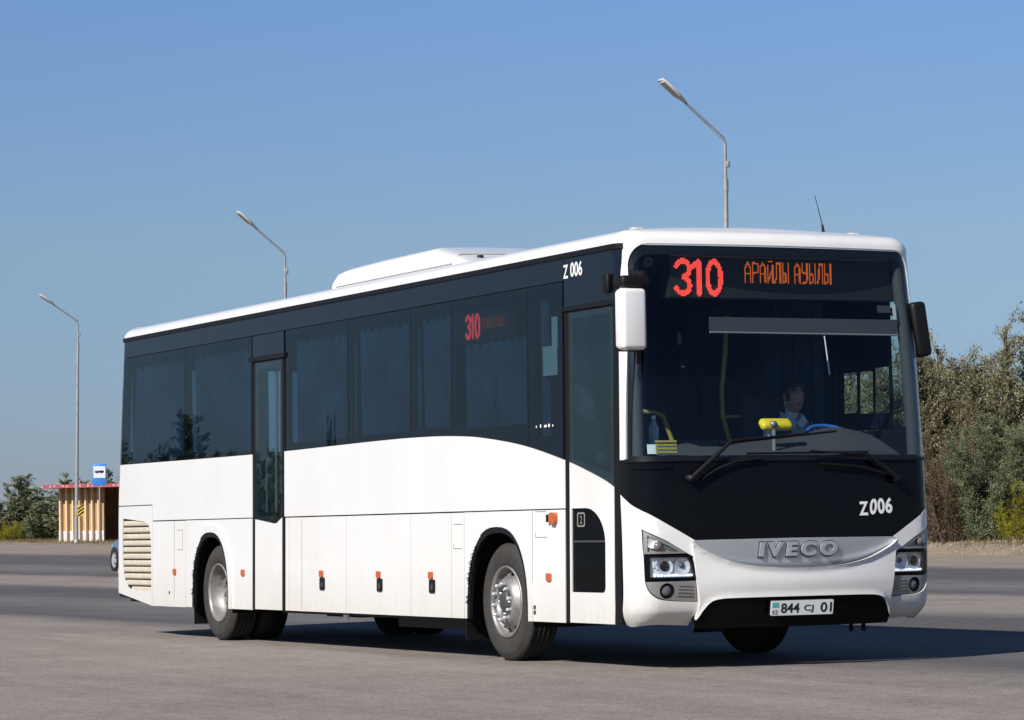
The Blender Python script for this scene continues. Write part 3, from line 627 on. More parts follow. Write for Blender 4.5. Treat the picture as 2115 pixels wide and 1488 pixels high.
# roof air conditioning unit
ac = MB(); S = []
for x, zt, w in ((-6.98, 3.30, 0.80), (-6.97, 3.44, 0.79), (-6.93, 3.49, 0.77), (-6.84, 3.515, 0.74), (-6.0, 3.53, 0.74), (-4.90, 3.535, 0.74), (-4.80, 3.53, 0.74), (-4.35, 3.43, 0.76), (-3.95, 3.335, 0.78), (-3.8, 3.29, 0.78)):
    h = zt-3.27
    S.append([Vector((x, y, z)) for y, z in [(-w-0.07, 3.27), (-w-0.06, 3.27+h*0.6), (-w-0.035, 3.27+h*0.86), (-w+0.02, zt-0.008), (-w+0.08, zt), (-w*0.4, zt+0.01), (w*0.4, zt+0.01), (w-0.08, zt), (w-0.02, zt-0.008), (w+0.035, 3.27+h*0.86), (w+0.06, 3.27+h*0.6), (w+0.07, 3.27)]])
n = len(S[0]); ac.add([p for r in S for p in r], [(j*n+i, j*n+i+1, (j+1)*n+i+1, (j+1)*n+i) for j in range(len(S)-1) for i in range(n-1)], True); ac.add(S[0], [tuple(range(n))]); ac.add(S[-1], [tuple(range(n))[::-1]])
aco = ac.build('air_conditioner', WHITE, bus)
mb = MB(); mb.box((-5.55, -0.862, 3.335), (2.6, 0.01, 0.012)); mb.tube([(-4.35, -0.80, 3.355), (-4.335, -0.74, 3.43), (-4.335, 0.0, 3.445)], 0.006, 5); mb.build('cover_seam', GAPGREY, aco)
mb = MB(); mb.lathe([(0.0, 0.02), (0.028, 0.02), (0.03, 0.0)], (-4.18, -0.62, 3.39), 'z', 1, 14); mb.build('cover_bolt', BLACKM, aco)
# roof marker lamps and antenna
for y in (-0.98, 0.92):
    mb = MB(); mb.rbox((-0.62, y, roofz(y)+0.008), (0.08, 0.10, 0.03), 0.012, 2); mb.build('roof_marker_lamp', LAMPLENS, bus)
mb = MB(); mb.tube([(-0.62, 0.655, roofz(.65)), (-0.625, 0.65, 3.37)], [0.013, 0.008], 8); mb.tube([(-0.625, 0.65, 3.37), (-0.665, 0.612, 3.60)], [0.004, 0.0025], 6); mb.build('antenna', BLACKM, bus)

# -- windscreen, white surround, black nose panel
WS_L = [(ux(-0.330, 1.545), 1.545), (ux(-0.325, 1.8), 1.8), (ux(-0.322, 2.1), 2.1), (ux(-0.332, 2.45), 2.45), (ux(-0.350, 2.73), 2.73)]
_ut = ux(-0.370, 2.88); WS_L += arcp(_ut+0.165, 2.965, 0.165, 0.19, 180, 90, 9)
WS = WS_L+[(-u, z) for u, z in WS_L[::-1]]                          # open at the bottom
_le = xrun(-0.425, 1.548, 3.165, 12)
surround = _le+[(-u, z) for u, z in _le[::-1]]+[(WS[-1][0]+0.004, 1.548)]+[(u+(0.004 if u > 1.1 else -0.004 if u < -1.1 else 0), z+0.004) for u, z in WS[::-1][1:-1]]+[(WS[0][0]-0.004, 1.548)]
panel('windscreen_surround', surround[::-1], WHITE, 0.004, 0.03)
ws = skin('windscreen', [WS[::-1]], WSGL, bus, 0.0, 0.006)
inner = rrect(-1.285, 1.575, 1.285, 2.745, 0.08)
mb = MB(); sheet(mb, [WS[::-1], inner], M, -0.009, 0.004)
bordr = mb
# print band: keep the display area clear by using the display housing behind
_bl = [(u+0.05, z) for u, z in WS_L[1:5]]; _bl = [(WS_L[0][0]+0.05, 1.572)]+_bl+arcp(_bl[-1][0]+0.13, 2.955, 0.13, 0.125, 180, 90, 6); _bi = _bl+[(-u, z) for u, z in _bl[::-1]]
mb = MB(); sheet(mb, [[(u*1.0, z) for u, z in WS[::-1]], _bi], M, -0.009, 0.004); mb.build('windscreen_border', BLACKM, bus)
V = [(UFR(1.292), 1.292), (-1.495, 1.279), (-1.208, 1.146), (-0.861, 0.952)]
nose = [(-1.40, 1.54), (UFR(1.54), 1.54)]+V+[(0.0, 0.957)]+[(-u, z) for u, z in V[::-1]]+[(-UFR(1.54), 1.54), (1.40, 1.54)]
panel('nose_panel', nose, BLACKG, 0.0, 0.014)
mb = MB(); sheet(mb, [rect(-1.41, 1.528, 1.41, 1.552)], M, 0.012, 0.02); mb.build('windscreen_seal', BLACKM, bus)
mb = MB(); sheet(mb, [rrect(-1.33, 1.475, -1.02, 1.50, 0.01)], M, 0.012, 0.02); mb.build('nose_catch', BLACKG, bus)
# -- bumper and corners
SMILE = [(-0.872, 0.925), (-0.80, 0.876), (-0.606, 0.795), (-0.40, 0.752), (-0.2, 0.736), (0, 0.731), (0.2, 0.736), (0.40, 0.752), (0.606, 0.795), (0.80, 0.876), (0.872, 0.925)]
SMI = spline(SMILE, 4)
BLK = spline([(-0.838, 0.372), (-0.79, 0.45), (-0.74, 0.50), (-0.66, 0.521), (-0.5, 0.526), (0, 0.528), (0.5, 0.526), (0.66, 0.521), (0.74, 0.50), (0.79, 0.45), (0.838, 0.372)], 4)
EDGE = [(-0.885, 0.915), (-0.868, 0.83), (-0.848, 0.66), (-0.822, 0.49), (-0.838, 0.372)]
def bumpfn(u, z, off):    # centre bumper: swells gently and stands a little proud of the corners
    k = 0.022+0.020*math.exp(-((z-0.63)/0.12)**2)*(1-min(1, abs(u)/0.95)**2)
    smz = lerp_tab(SMILE, u); k += 0.018*math.exp(-((z-smz)/0.02)**2)
    kz = lerp_tab([(a, b) for a, b in BLK[::4]], u); k += 0.014*math.exp(-((z-kz)/0.018)**2)
    return M(u, z, k+off)
mb = MB(); sheet(mb, [EDGE[1:]+BLK[1:-1]+[(-u, z) for u, z in EDGE[::-1]][:-1]+[(0.885, 0.915)]+SMI[::-1]+[(-0.885, 0.915)]], bumpfn, 0.0, 0.035, zlist=[0.34+0.018*i for i in range(36)]); mb.build('front_bumper', WHITE, bus)
def grf(u, z, o): return M(u, z, 0.010-0.055*max(0.0, (0.953-z)/0.22)**1.3+o)
mb = MB(); sheet(mb, [SMI+[(0.861, 0.948), (0, 0.953), (-0.861, 0.948)]], grf, 0.0, 0.02); grille = mb.build('front_grille', SILVER, bus)
lower_pts = [(-0.846, 0.37), (-0.835, 0.305), (-0.3, 0.300), (0.3, 0.300), (0.835, 0.305), (0.846, 0.37)]
mb = MB(); sheet(mb, [lower_pts+BLK[::-1]], M, 0.020, 0.03); mb.build('lower_bumper', BLACKG, bus)
# lettering on the grille
mb = MB()
mbk = MB(); place_text(mbk, 'IVECO', 0.685, 0.128, lambda a, b, d: grf(a-0.002, 0.868+b, 0.004), bold=0.085, spacing=1.42); mbk.build('lettering_edge', DARKST, grille)
place_text(mb, 'IVECO', 0.668, 0.108, lambda a, b, d: grf(a-0.002, 0.871+b, 0.010+d), bold=0.05, thick=0.006, spacing=1.42)
mb.build('grille_lettering', CHROME, grille)
# number plate
pl_c = (0.006, 0.449)
def pfn(a, b, d):
    p = M(0.006, 0.45, 0.052); nrm = Vector((0.985, 0, -0.17)); up = Vector((0.17, 0, 0.985)); return p+Vector((0, 1, 0))*a+up*b+nrm*d
mb = MB(); fr_ = MB(); sheet(mb, [rrect(-0.268, -0.055, 0.268, 0.055, 0.01)], pfn, 0.004, 0.008, ulist=[], zlist=[]); plate = mb.build('license_plate', PLATEW, bus)
mb = MB(); sheet(mb, [rrect(-0.276, -0.062, 0.276, 0.062, 0.01)], pfn, -0.003, 0.012, ulist=[], zlist=[]); mb.build('plate_frame', BLACKM, plate)
mb = MB()
place_text(mb, '844', 0.158, 0.074, lambda a, b, d: pfn(a-0.105, b, 0.006), bold=0.02)
place_text(mb, 'CJ', 0.082, 0.058, lambda a, b, d: pfn(a+0.055, b-0.008, 0.006), bold=0.015)
place_text(mb, '01', 0.098, 0.074, lambda a, b, d: pfn(a+0.205, b, 0.006), bold=0.02)
place_text(mb, 'KZ', 0.045, 0.028, lambda a, b, d: pfn(a-0.232, b-0.03, 0.006), bold=0.01)
mb.build('plate_lettering', LETBLACK, plate)
mb = MB(); sheet(mb, [rect(-0.258, 0.008, -0.205, 0.042)], pfn, 0.006, 0.001, ulist=[], zlist=[]); mb.build('plate_flag', TEAL, plate)
# corners with lamp clusters, both sides
def corner(sg):
    F = (lambda lp: lp) if sg < 0 else mir
    CL = [(-1.268, 1.035), (-1.262, 0.90), (-1.255, 0.845), (-1.246, 0.66)]+spline([(-1.245, 0.650), (-1.222, 0.59), (-1.167, 0.535), (-1.07, 0.507), (-0.829, 0.492)], 4)+[(-0.848, 0.655), (-0.872, 0.83), (-0.897, 0.842), (-1.08, 0.948)]
    outer = [(UFR(ZS), ZS), (-1.44, 0.318), (-1.2, 0.306), (-0.845, 0.300), (-0.846, 0.372), (-0.826, 0.488), CL[-4], CL[-3], (-0.885, 0.915), (-0.861, 0.949)]+V[::-1][1:]
    # leave a rim of paint between the cluster and the centre seam
    outer[5] = (-0.820, 0.486); outer[6] = (-0.840, 0.655); outer[7] = (-0.862, 0.83)
    mb = MB(); sheet(mb, [F(outer), F(CL)], lambda u, z, o: M(u, z, o+0.002-0.075*max(0.0, (0.46-z)/0.16)**2), 0.0, 0.03, zlist=[0.32+0.02*i for i in range(60)]); co = mb.build('bumper_corner', WHITE, bus)
    mb = MB(); sheet(mb, [F([(u, z) for u, z in CL])], M, -0.06, 0.01); mb.build('lamp_housing', BLACKM, bus)
    # indicator triangle
    tri = [(-1.254, 0.853), (-0.91, 0.853), (-1.08, 0.942), (-1.258, 1.022)]
    tri_i = [(-1.225, 0.870), (-0.985, 0.868), (-1.09, 0.922), (-1.226, 0.985)]
    mb = MB(); sheet(mb, [F(tri), F(tri_i)], M, -0.003, 0.05); sheet(mb, [F(tri)], M, -0.028, 0.01)
    for k in range(4): sheet(mb, [F([(-1.10+0.03*k, 0.90-0.012*k), (-1.0+0.02*k, 0.872), (-0.995+0.02*k, 0.876), (-1.09+0.03*k, 0.905-0.012*k)])], M, -0.018, 0.01)
    ind = mb.build('indicator_lamp', LAMPGREY, bus)
    def disc(name, m, u, z, r, off, depth, parent, bowl=False, n=24):
        mb = MB(); prof = [(r*0.02, -depth), (r*0.55, -depth*0.75), (r*0.92, -0.002), (r, 0.0)] if bowl else [(r*0.02, depth), (r*0.6, depth*0.8), (r*0.93, depth*0.3), (r, 0)]
        c = M(sg*-u, z, off) if sg > 0 else M(u, z, off); nn = MN(sg*-u if sg > 0 else u, z); q = nn.to_track_quat('X', 'Z').to_matrix()
        vs = []; fs = []
        for rr, h in prof:
            for k in range(n): w = 2*PI*k/n; vs.append(c+q @ Vector((h, rr*math.cos(w), rr*math.sin(w))))
        for i in range(len(prof)-1):
            for k in range(n): fs.append((i*n+k, i*n+(k+1) % n, (i+1)*n+(k+1) % n, (i+1)*n+k))
        mb.add(vs, fs, True); mb.add(vs[:n], [tuple(range(n))]); return mb.build(name, m, parent)
    disc('reflector', REFLECT, -1.19, 0.935, 0.042, -0.008, 0.02, ind, True); disc('bulb', mat('indicator_bulb', (0.16, 0.13, 0.13), 0.25), -1.145, 0.908, 0.034, -0.014, 0.022, ind)
    # headlight box
    hl = [(-1.243, 0.662), (-0.850, 0.662), (-0.862, 0.77), (-0.895, 0.842), (-1.243, 0.842)]
    hli = [(-1.208, 0.680), (-0.862, 0.680), (-0.874, 0.765), (-0.905, 0.825), (-1.208, 0.825)]
    mb = MB(); sheet(mb, [F(hl), F(hli)], M, -0.002, 0.055); he = mb.build('headlight', BLACKG, bus)
    mb = MB(); sheet(mb, [F(hli)], M, -0.040, 0.006)
    rnd = random.Random(3)
    for k in range(14):
        u, z = rnd.uniform(-1.19, -1.14), rnd.uniform(0.70, 0.81); sheet(mb, [F(rrect(u-0.012, z-0.01, u+0.012, z+0.01, 0.004))], M, -0.034+rnd.uniform(0, .006), 0.006)
    mb.build('reflector', REFLECT, he)
    for u, z, r in ((-1.085, 0.757, 0.060), (-0.955, 0.757, 0.064)): disc('lamp_bowl', REFLECT, u, z, r, -0.020, 0.018, he, True)
    disc('projector_lens', BLACKG, -1.087, 0.762, 0.038, -0.030, 0.020, he); disc('main_bulb', DARKST, -0.95, 0.765, 0.022, -0.034, 0.018, he)
    mb = MB()
    for k in range(11): u = -1.17+k*0.029; sheet(mb, [F(rrect(u-0.010, 0.686, u+0.010, 0.702, 0.004))], M, -0.022, 0.012)
    mb.build('daylight_strip', LEDWHITE, he)
    mb = MB(); sheet(mb, [F(hli)], M, -0.006, 0.003); mb.build('lamp_cover', LAMPGL, he)
    # fog lamp bezel
    fg = spline([(-1.240, 0.648), (-1.216, 0.592), (-1.157, 0.540), (-1.06, 0.513), (-0.837, 0.498)], 4)+[(-0.855, 0.651)]
    cx, cz, r = -1.075, 0.580, 0.058
    hole = arcp(cx, cz, r, r, 0, 345, 23)
    mb = MB(); sheet(mb, [F(fg), F(hole)], M, -0.006, 0.05)
    for k in range(4): z = 0.545+0.024*k; sheet(mb, [F([(-1.0+0.005*k, z), (-0.872, z-0.006), (-0.872, z), (-1.0+0.005*k, z+0.007)])], M, 0.002, 0.01)
    fo = mb.build('fog_lamp', LAMPGREY, bus)
    disc('lamp_rim', BLACKG, cx, cz, 0.057, -0.010, 0.02, fo, True); disc('lens', mat('fog_lens', (0.10, 0.11, 0.12), 0.08), cx, cz, 0.040, -0.026, 0.016, fo)
corner(-1); corner(1)
# dark strip between door and corner, tow pins
for y in (0.52, 0.63): mb = MB(); mb.tube([(-0.13, y, 0.33), (-0.13, y, 0.262), (-0.12, y, 0.25)], [0.016, 0.016, 0.024], 8); mb.build('tow_pin', BLACKM, bus)
# -- fleet numbers
mb = MB(); place_text(mb, 'Z', 0.085, 0.105, lambda a, b, d: M(0.588+a, 1.163+b, 0.0025), bold=0.03)
for i in range(3): place_text(mb, '006'[i], 0.068, 0.118, lambda a, b, d, i=i: M(0.680+0.074*i+a, 1.176+0.004*i+b+(0.05*a if i == 0 else 0), 0.0025), bold=0.035, slant=0.12 if i == 0 else 0.0)
mb.build('fleet_number', LETWHITE, bus)
mb = MB(); place_text(mb, 'Z', 0.082, 0.105, lambda a, b, d: M(sx(-1.300)+a, 3.020+b, 0.0025), bold=0.02)
place_text(mb, '006', 0.20, 0.112, lambda a, b, d: M(sx(-1.120)+a, 3.028+b, 0.0025), bold=0.02); mb.build('fleet_number', LETWHITE, bus)
mb = MB()
for k, wd in enumerate((0.014, 0.02, 0.045, 0.028, 0.014)): sheet(mb, [rect(sx(-1.84)+k*0.072, 1.838, sx(-1.84)+k*0.072+wd, 1.856+0.006*(k % 2))], M, 0.002, 0.001)
mb.build('lettering', LETWHITE, bus)
# -- destination display behind the windscreen
XD = -0.44
mb = MB(); mb.box((XD-0.09, 0.20, 2.925), (0.17, 2.0, 0.31)); dd = mb.build('destination_display', DISPB, bus)
mb = MB(); mb.tube([(XD+0.01, -0.80, 3.082), (XD+0.01, 1.12, 3.082)], 0.006, 6); mb.build('display_frame', GAPGREY, dd)
def dfn(yc, zc): return lambda a, b: Vector((XD+0.004, yc+a, zc+b))
led(MB_ := MB(), digits310(0.385, 0.250), 0.0115, dfn(-0.562, 2.921), 0.0195).build('route_number', LEDRED, dd)
led(MB_ := MB(), narrow_text('АРАЙЛЫ АУЫЛЫ', 0.775, 0.145), 0.0095, dfn(0.232, 2.968), 0.0066).build('destination_text', LEDORG, dd)
mb = MB(); mb.lathe([(0.045, 0.0), (0.045, 0.05), (0.030, 0.07), (0.012, 0.06)], (-0.50, -0.985, 3.035), 'x', 1, 18); mb.build('dash_camera', DARKST, bus)
# side route display
mb = MB(); mb.box((-2.95, -1.135, 2.72), (0.95, 0.06, 0.26)); sd = mb.build('side_display', DISPB, bus)
def sfn(xc, zc): return lambda a, b: Vector((xc+a, -1.168, zc+b))
led(MB(), digits310(0.26, 0.175), 0.0125, sfn(-3.18, 2.722), 0.019).build('route_number', LEDRED2, sd)
led(MB(), narrow_text('АРАЙЛЫ АУЫЛЫ', 0.42, 0.085), 0.0085, sfn(-2.78, 2.735), 0.006).build('destination_text', LEDORG2, sd)
# -- mirrors
mb = MB(); mb.rbox((-0.06, -1.345, 2.568), (0.15, 0.205, 0.45), 0.035, 4); mi = mb.build('mirror', WHITE, bus)
mb = MB(); mb.rbox((-0.08, -1.325, 2.845), (0.16, 0.225, 0.085), 0.025, 3); mb.tube([(-0.10, -1.25, 2.86), (-0.25, -1.12, 2.92), (-0.42, -1.18, 2.94)], 0.025, 10); mb.build('mirror_arm', BLACKM, mi)
mb = MB(); mb.rbox((-0.115, -1.335, 2.565), (0.09, 0.225, 0.46), 0.03, 3); mb.box((-0.162, -1.335, 2.565), (0.006, 0.18, 0.40)); mb.build('mirror_back', BLACKM, mi)
mb = MB(); mb.tube([(-0.10, -1.262, 2.36), (-0.10, -1.262, 2.245)], 0.017, 8); mb.build('mirror_stem', BLACKM, mi)
mb = MB(); r_ = Matrix.Rotation(R(8), 3, 'X'); mb.rbox((-0.36, 1.335, 2.545), (0.13, 0.135, 0.43), 0.035, 3, r_); ml = mb.build('mirror', BLACKM, bus)  # left mirror is coloured black to stand for its shaded side
mb = MB(); mb.tube([(-0.38, 1.30, 2.66), (-0.46, 1.24, 2.68), (-0.56, 1.16, 2.70)], 0.03, 8); mb.build('mirror_arm', BLACKM, ml)
# hinge bracket on the door band
mb = MB(); mb.rbox(M(ux(-0.58, 2.875), 2.875, 0.02), (0.09, 0.04, 0.14), 0.012, 2); mb.build('mirror_bracket', BLACKM, bus)
# -- wipers
def wiper(piv, elbow, tip, blade0, blade1):
    mb = MB(); P = [M(*piv, 0.05), M((piv[0]*0.45+elbow[0]*0.55), piv[1]*0.45+elbow[1]*0.55, 0.055), M(*elbow, 0.05)]
    mb.tube(P, [0.022, 0.018, 0.013], 8); mb.tube([P[-1], M(*tip, 0.05)], [0.010, 0.007], 8); mb.lathe([(0.001, 0.03), (0.026, 0.025), (0.03, -0.05)], M(*piv, 0.04), 'x', 1, 14); w = mb.build('wiper', BLACKM, bus)
    n = 10; mb = MB(); mb.tube([M(blade0[0]+(blade1[0]-blade0[0])*k/n, blade0[1]+(blade1[1]-blade0[1])*k/n, 0.020) for k in range(n+1)], 0.010, 6); mb.build('wiper_blade', RUBBER, w)
wiper((-0.885, 1.40), (-0.548, 1.672), (0.10, 1.725), (-0.62, 1.655), (0.36, 1.745))
wiper((0.89, 1.385), (0.62, 1.565), (0.10, 1.592), (0.64, 1.588), (-0.42, 1.580))
mb = MB(); mb.tube([M(-0.80, 1.395, 0.03), M(-0.66, 1.47, 0.03), M(-0.52, 1.52, 0.03), M(-0.3, 1.545, 0.03)], 0.012, 6); mb.build('wiper_linkage', BLACKM, bus); mb = MB(); mb.tube([M(0.80, 1.42, 0.03), M(0.55, 1.475, 0.03), M(0.2, 1.50, 0.03)], 0.012, 6); mb.build('wiper_linkage', BLACKM, bus)

# -- wheels
def wheel(cx, yout, sg, front):
    """yout: outer face distance from centre line; sg -1 right, +1 left"""
    c = (cx, sg*yout, 0.472); w = 0.285; Rt = 0.472
    mb = MB(); P = [(0.288, -0.045), (0.292, -0.02), (0.305, -0.012), (0.36, 0.0), (0.40, -0.001), (0.425, -0.006), (0.428, -0.010), (0.448, -0.018), (0.464, -0.032), (0.4715, -0.050)]
    mb.lathe([(r, h) for r, h in P], c, 'y', sg, 64)
    mb.lathe([(0.288, -w+0.04), (0.36, -w), (0.45, -w+0.02), (0.4715, -w+0.045)], c, 'y', sg, 64); ty = mb.build('wheel', TYRE, bus)
    mb = MB(); Q = [(0.4715, -0.050)]
    for k in range(4):
        y = -0.085-k*0.042; Q += [(Rt, y+0.008), (Rt-0.014, y+0.006), (Rt-0.014, y-0.006), (Rt, y-0.008)]
    Q += [(0.4715, -w+0.045)]; mb.lathe(Q, c, 'y', sg, 64)
    for k in range(64):
        a = 2*PI*k/64; rot = Matrix.Rotation(a, 3, 'Y'); d = rot @ Vector((0, 0, 1)); mb.box(Vector(c)+d*(Rt-0.003)+Vector((0, sg*-0.058, 0)), (0.030, 0.03, 0.008), rot)
    mb.build('tread', TREAD, ty)
    n = 80
    if front:
        prof = [(0.292, -0.014), (0.285, -0.004), (0.272, -0.006), (0.262, -0.03), (0.258, -0.080), (0.247, -0.076), (0.214, -0.044), (0.186, -0.006), (0.168, 0.012), (0.160, 0.015), (0.126, 0.012), (0.122, -0.03)]
        hole = lambda i, k: i == 5 and (k % 8) in (0, 1, 2)
    else:
        prof = [(0.292, -0.014), (0.285, -0.004), (0.272, -0.006), (0.262, -0.03), (0.250, -0.13), (0.205, -0.155), (0.170, -0.175), (0.120, -0.175), (0.110, -0.165), (0.098, -0.125), (0.080, -0.118), (0.003, -0.115)]
        hole = lambda i, k: i == 5 and (k % 8) in (0, 1, 2)
    mb = MB(); mb.lathe(prof, c, 'y', sg, n, hole); ri = mb.build('rim', STEEL, ty)
    mb = MB(); mb.lathe([(0.26, -0.19), (0.001, -0.19)], c, 'y', sg, 32); mb.build('brake_drum', BLACKM, ty)
    mb = MB(); rb, hb = (0.143, 0.012) if front else (0.145, -0.165)
    for k in range(10):
        a = 2*PI*(k+0.3)/10; mb.lathe([(0.018, hb-0.004), (0.017, hb+0.03), (0.010, hb+0.042), (0.001, hb+0.042)], (c[0]+rb*math.cos(a), c[1], c[2]+rb*math.sin(a)), 'y', sg, 6)
    if front:
        for k in range(8): a = 2*PI*k/8; mb.lathe([(0.010, -0.01), (0.009, 0.016), (0.001, 0.016)], (c[0]+0.094*math.cos(a), c[1], c[2]+0.094*math.sin(a)), 'y', sg, 6)
    if front: hb_ = MB(); hb_.lathe([(0.124, -0.03), (0.110, -0.03), (0.104, -0.012), (0.084, -0.008), (0.078, 0.012), (0.05, 0.022), (0.003, 0.024)], c, 'y', sg, 32); hb_.build('hub', DARKST, ty)
    mb.build('wheel_nuts', DARKST if not front else SILVER, ty)
    if not front:
        mb = MB(); mb.lathe([(0.2, -0.33), (0.45, -0.33), (0.4715, -0.36), (0.4715, -0.58), (0.3, -0.6)], c, 'y', sg, 48); mb.build('inner_tyre', TREAD, ty)
for sg in (-1, 1): wheel(-2.55, 1.215, sg, True); wheel(-9.21, 1.205, sg, False)
# mud flaps
for x, y in ((-3.20, -1.06), (-9.80, -1.04), (-3.2, 1.06), (-9.8, 1.04)):
    mb = MB(); mb.box((x, y, 0.33), (0.012, 0.40, 0.36)); mb.build('mud_flap', BLACKM, bus)
# underframe
mb = MB()
for x0, x1, w in ((-11.9, -9.86, 1.2), (-9.86, -8.6, 0.6), (-8.6, -3.2, 1.22), (-3.2, -1.92, 0.6), (-1.92, -0.45, 1.18)): mb.box(((x0+x1)/2, 0, 0.40), (x1-x0, 2*w, 0.10))
mb.box((-5.4, 0, 0.335), (4.3, 2.32, 0.07)); mb.box((-4.9, -0.3, 0.28), (1.5, 1.0, 0.16)); mb.box((-8.0, 0, 0.3), (0.9, 0.7, 0.14)); mb.box((-10.6, 0.2, 0.34), (1.4, 1.0, 0.1))
for x in (-2.55, -9.21): mb.tube([(x, -0.95, 0.45), (x, 0.95, 0.45)], 0.09, 12)
mb.build('underframe', BLACKM, bus)
mb = MB(); mb.box((-5.95, -1.18, 0.285), (0.10, 0.02, 0.05)); mb.build('tank_tag', PLATEW, bus)

# -- interior
mb = MB(); mb.box((-6.7, 0, 1.15), (10.4, 2.42, 0.04)); mb.box((-1.05, 0.35, 0.93), (1.0, 1.6, 0.04)); mb.box((-1.50, 0, 1.03), (0.03, 2.3, 0.26)); mb.build('floor', INTER, bus)
mb = MB(); mb.box((-6.4, 0, 3.12), (11.0, 2.2, 0.02)); mb.build('ceiling', INTER, bus)
mb = MB(); mb.box((-6.9, 0.97, 2.80), (9.4, 0.34, 0.14)); mb.box((-7.2, -0.92, 2.96), (8.0, 0.30, 0.06)); mb.build('luggage_rack', INTER, bus)
# dashboard
mb = MB(); D = []
for y in [-1.05+0.15*i for i in range(15)]:
    x0 = M(max(-1.3, min(1.3, y*1.06)), 1.56).x-0.045; hump = 0.10*math.exp(-((y-0.72)/0.32)**2)
    D.append([Vector((x0, y, 1.2)), Vector((x0, y, 1.555)), Vector((-0.45, y, 1.655+hump*0.5)), Vector((-0.62, y, 1.70+hump)), Vector((-0.72, y, 1.69+hump)), Vector((-0.80, y, 1.55)), Vector((-0.85, y, 1.0))])
n = len(D[0]); mb.add([p for r in D for p in r], [(j*n+i, j*n+i+1, (j+1)*n+i+1, (j+1)*n+i) for j in range(len(D)-1) for i in range(n-1)], True); mb.build('dashboard', DASH, bus)
# front corner posts inside the glass
for s_ in (-1, 1):
    mb = MB(); mb.tube([M(s_*1.33, 1.56, -0.07), M(s_*1.30, 2.1, -0.07), M(s_*1.25, 2.6, -0.07), M(s_*1.20, 3.10, -0.07)], 0.05, 8); mb.build('corner_post', DASH, bus)
# steering wheel
stw = MB(); cc = Vector((-0.76, 0.80, 1.70)); tilt = Matrix.Rotation(R(32), 3, 'Y')
stw.tube([cc+tilt @ Vector((0.225*math.cos(a), 0.225*math.sin(a), 0)) for a in [2*PI*k/36 for k in range(37)]], 0.017, 10, False); so = stw.build('steering_wheel', BLUEW, bus)
mb = MB(); mb.rbox(cc+tilt @ Vector((0, 0, -0.02)), (0.13, 0.13, 0.04), 0.015, 2, tilt)
for a in (0, 120, 240): mb.tube([cc, cc+tilt @ Vector((0.22*math.cos(R(a+30)), 0.22*math.sin(R(a+30)), 0))], 0.013, 6)
mb.tube([cc, cc+Vector((0.10, 0, -0.30))], 0.035, 8); mb.build('wheel_hub', BLACKM, so)
# driver seat and passenger seats
def seat(x, y, z, m=INTER, nm='seat'):
    mb = MB(); mb.rbox((x, y, z+0.42), (0.46, 0.44, 0.12), 0.04, 3); mb.box((x, y, z+0.18), (0.3, 0.3, 0.36)); s_ = mb.build(nm, m, bus)
    mb = MB(); mb.rbox((x-0.26, y, z+0.80), (0.12, 0.44, 0.68), 0.05, 3, Matrix.Rotation(R(-8), 3, 'Y')); mb.build('backrest', m, s_)
seat(-1.30, 0.66, 0.95, nm='driver_seat')
for x in (-2.5, -3.4, -4.3):
    for y in (-0.95, -0.48, 0.48, 0.95): seat(x, y, 1.17)
# yellow grab rails
mb = MB(); mb.tube([(-1.60, 0.335, 2.72), (-1.60, 0.315, 2.45), (-1.60, 0.275, 2.12), (-1.60, 0.28, 1.92), (-1.60, 0.335, 1.74), (-1.60, 0.34, 1.1)], 0.021, 8); mb.tube([(-1.60, 0.285, 1.915), (-1.60, 0.62, 1.925)], 0.015, 8); mb.build('grab_rail', YELLOWP, bus)
mb = MB(); mb.tube([(-1.60, -0.66, 1.1), (-1.60, -0.66, 1.90), (-1.60, -0.60, 1.955), (-1.60, -0.34, 1.955), (-1.60, -0.26, 1.92), (-1.60, -0.22, 1.83), (-1.60, -0.17, 1.70), (-1.60, -0.15, 1.1)], 0.020, 8); mb.build('grab_rail', YELLOWP, bus)
# sun blind and stickers
mb = MB(); mb.box((-0.36, 0.31, 2.56), (0.006, 1.66, 0.115)); bl_ = mb.build('sun_blind', BLIND, bus); mb = MB(); mb.tube([(-0.352, -0.52, 2.502), (-0.352, 1.14, 2.498)], 0.008, 6); mb.build('blind_rail', GAPGREY, bl_)
mb = MB(); mb.tube([(-0.55, 0.60, 2.50), (-0.55, 0.64, 2.20)], 0.006, 5); mb.build('blind_cord', LETWHITE, bus)
mb = MB(); sheet(mb, [rect(-1.20, 1.59, -0.99, 1.66)], M, -0.03, 0.002); mb.build('dash_papers', PAPER, bus)
mb = MB()
for k in range(4): sheet(mb, [rect(-1.13, 1.595+0.026*k, -0.96, 1.61+0.026*k)], M, -0.02, 0.002)
mb.build('yellow_sticker', YELLOWP, bus)
mb = MB(); sheet(mb, [rect(-0.895, 2.40, -0.865, 2.49)], M, -0.012, 0.001); sheet(mb, [rect(-0.885, 2.23, -0.86, 2.24)], M, -0.012, 0.001); sheet(mb, [rect(-0.885, 2.24, -0.877, 2.27)], M, -0.012, 0.001); mb.build('glass_stickers', BLIND, bus)
mb = MB(); sheet(mb, [rect(0.92, 2.68, 1.05, 2.735)], M, -0.06, 0.002); mb.build('notice', BLIND, bus); mb = MB(); sheet(mb, [rect(1.075, 2.63, 1.105, 2.75)], M, -0.06, 0.002); mb.build('notice', PAPER, bus)
mb = MB(); mb.box((-1.745, -1.172, 2.36), (0.25, 0.004, 0.23)); mb.build('notice', PAPER, bus); mb = MB(); mb.box((-1.665, -1.168, 2.58), (0.10, 0.004, 0.24)); mb.build('notice', PAPER, bus)
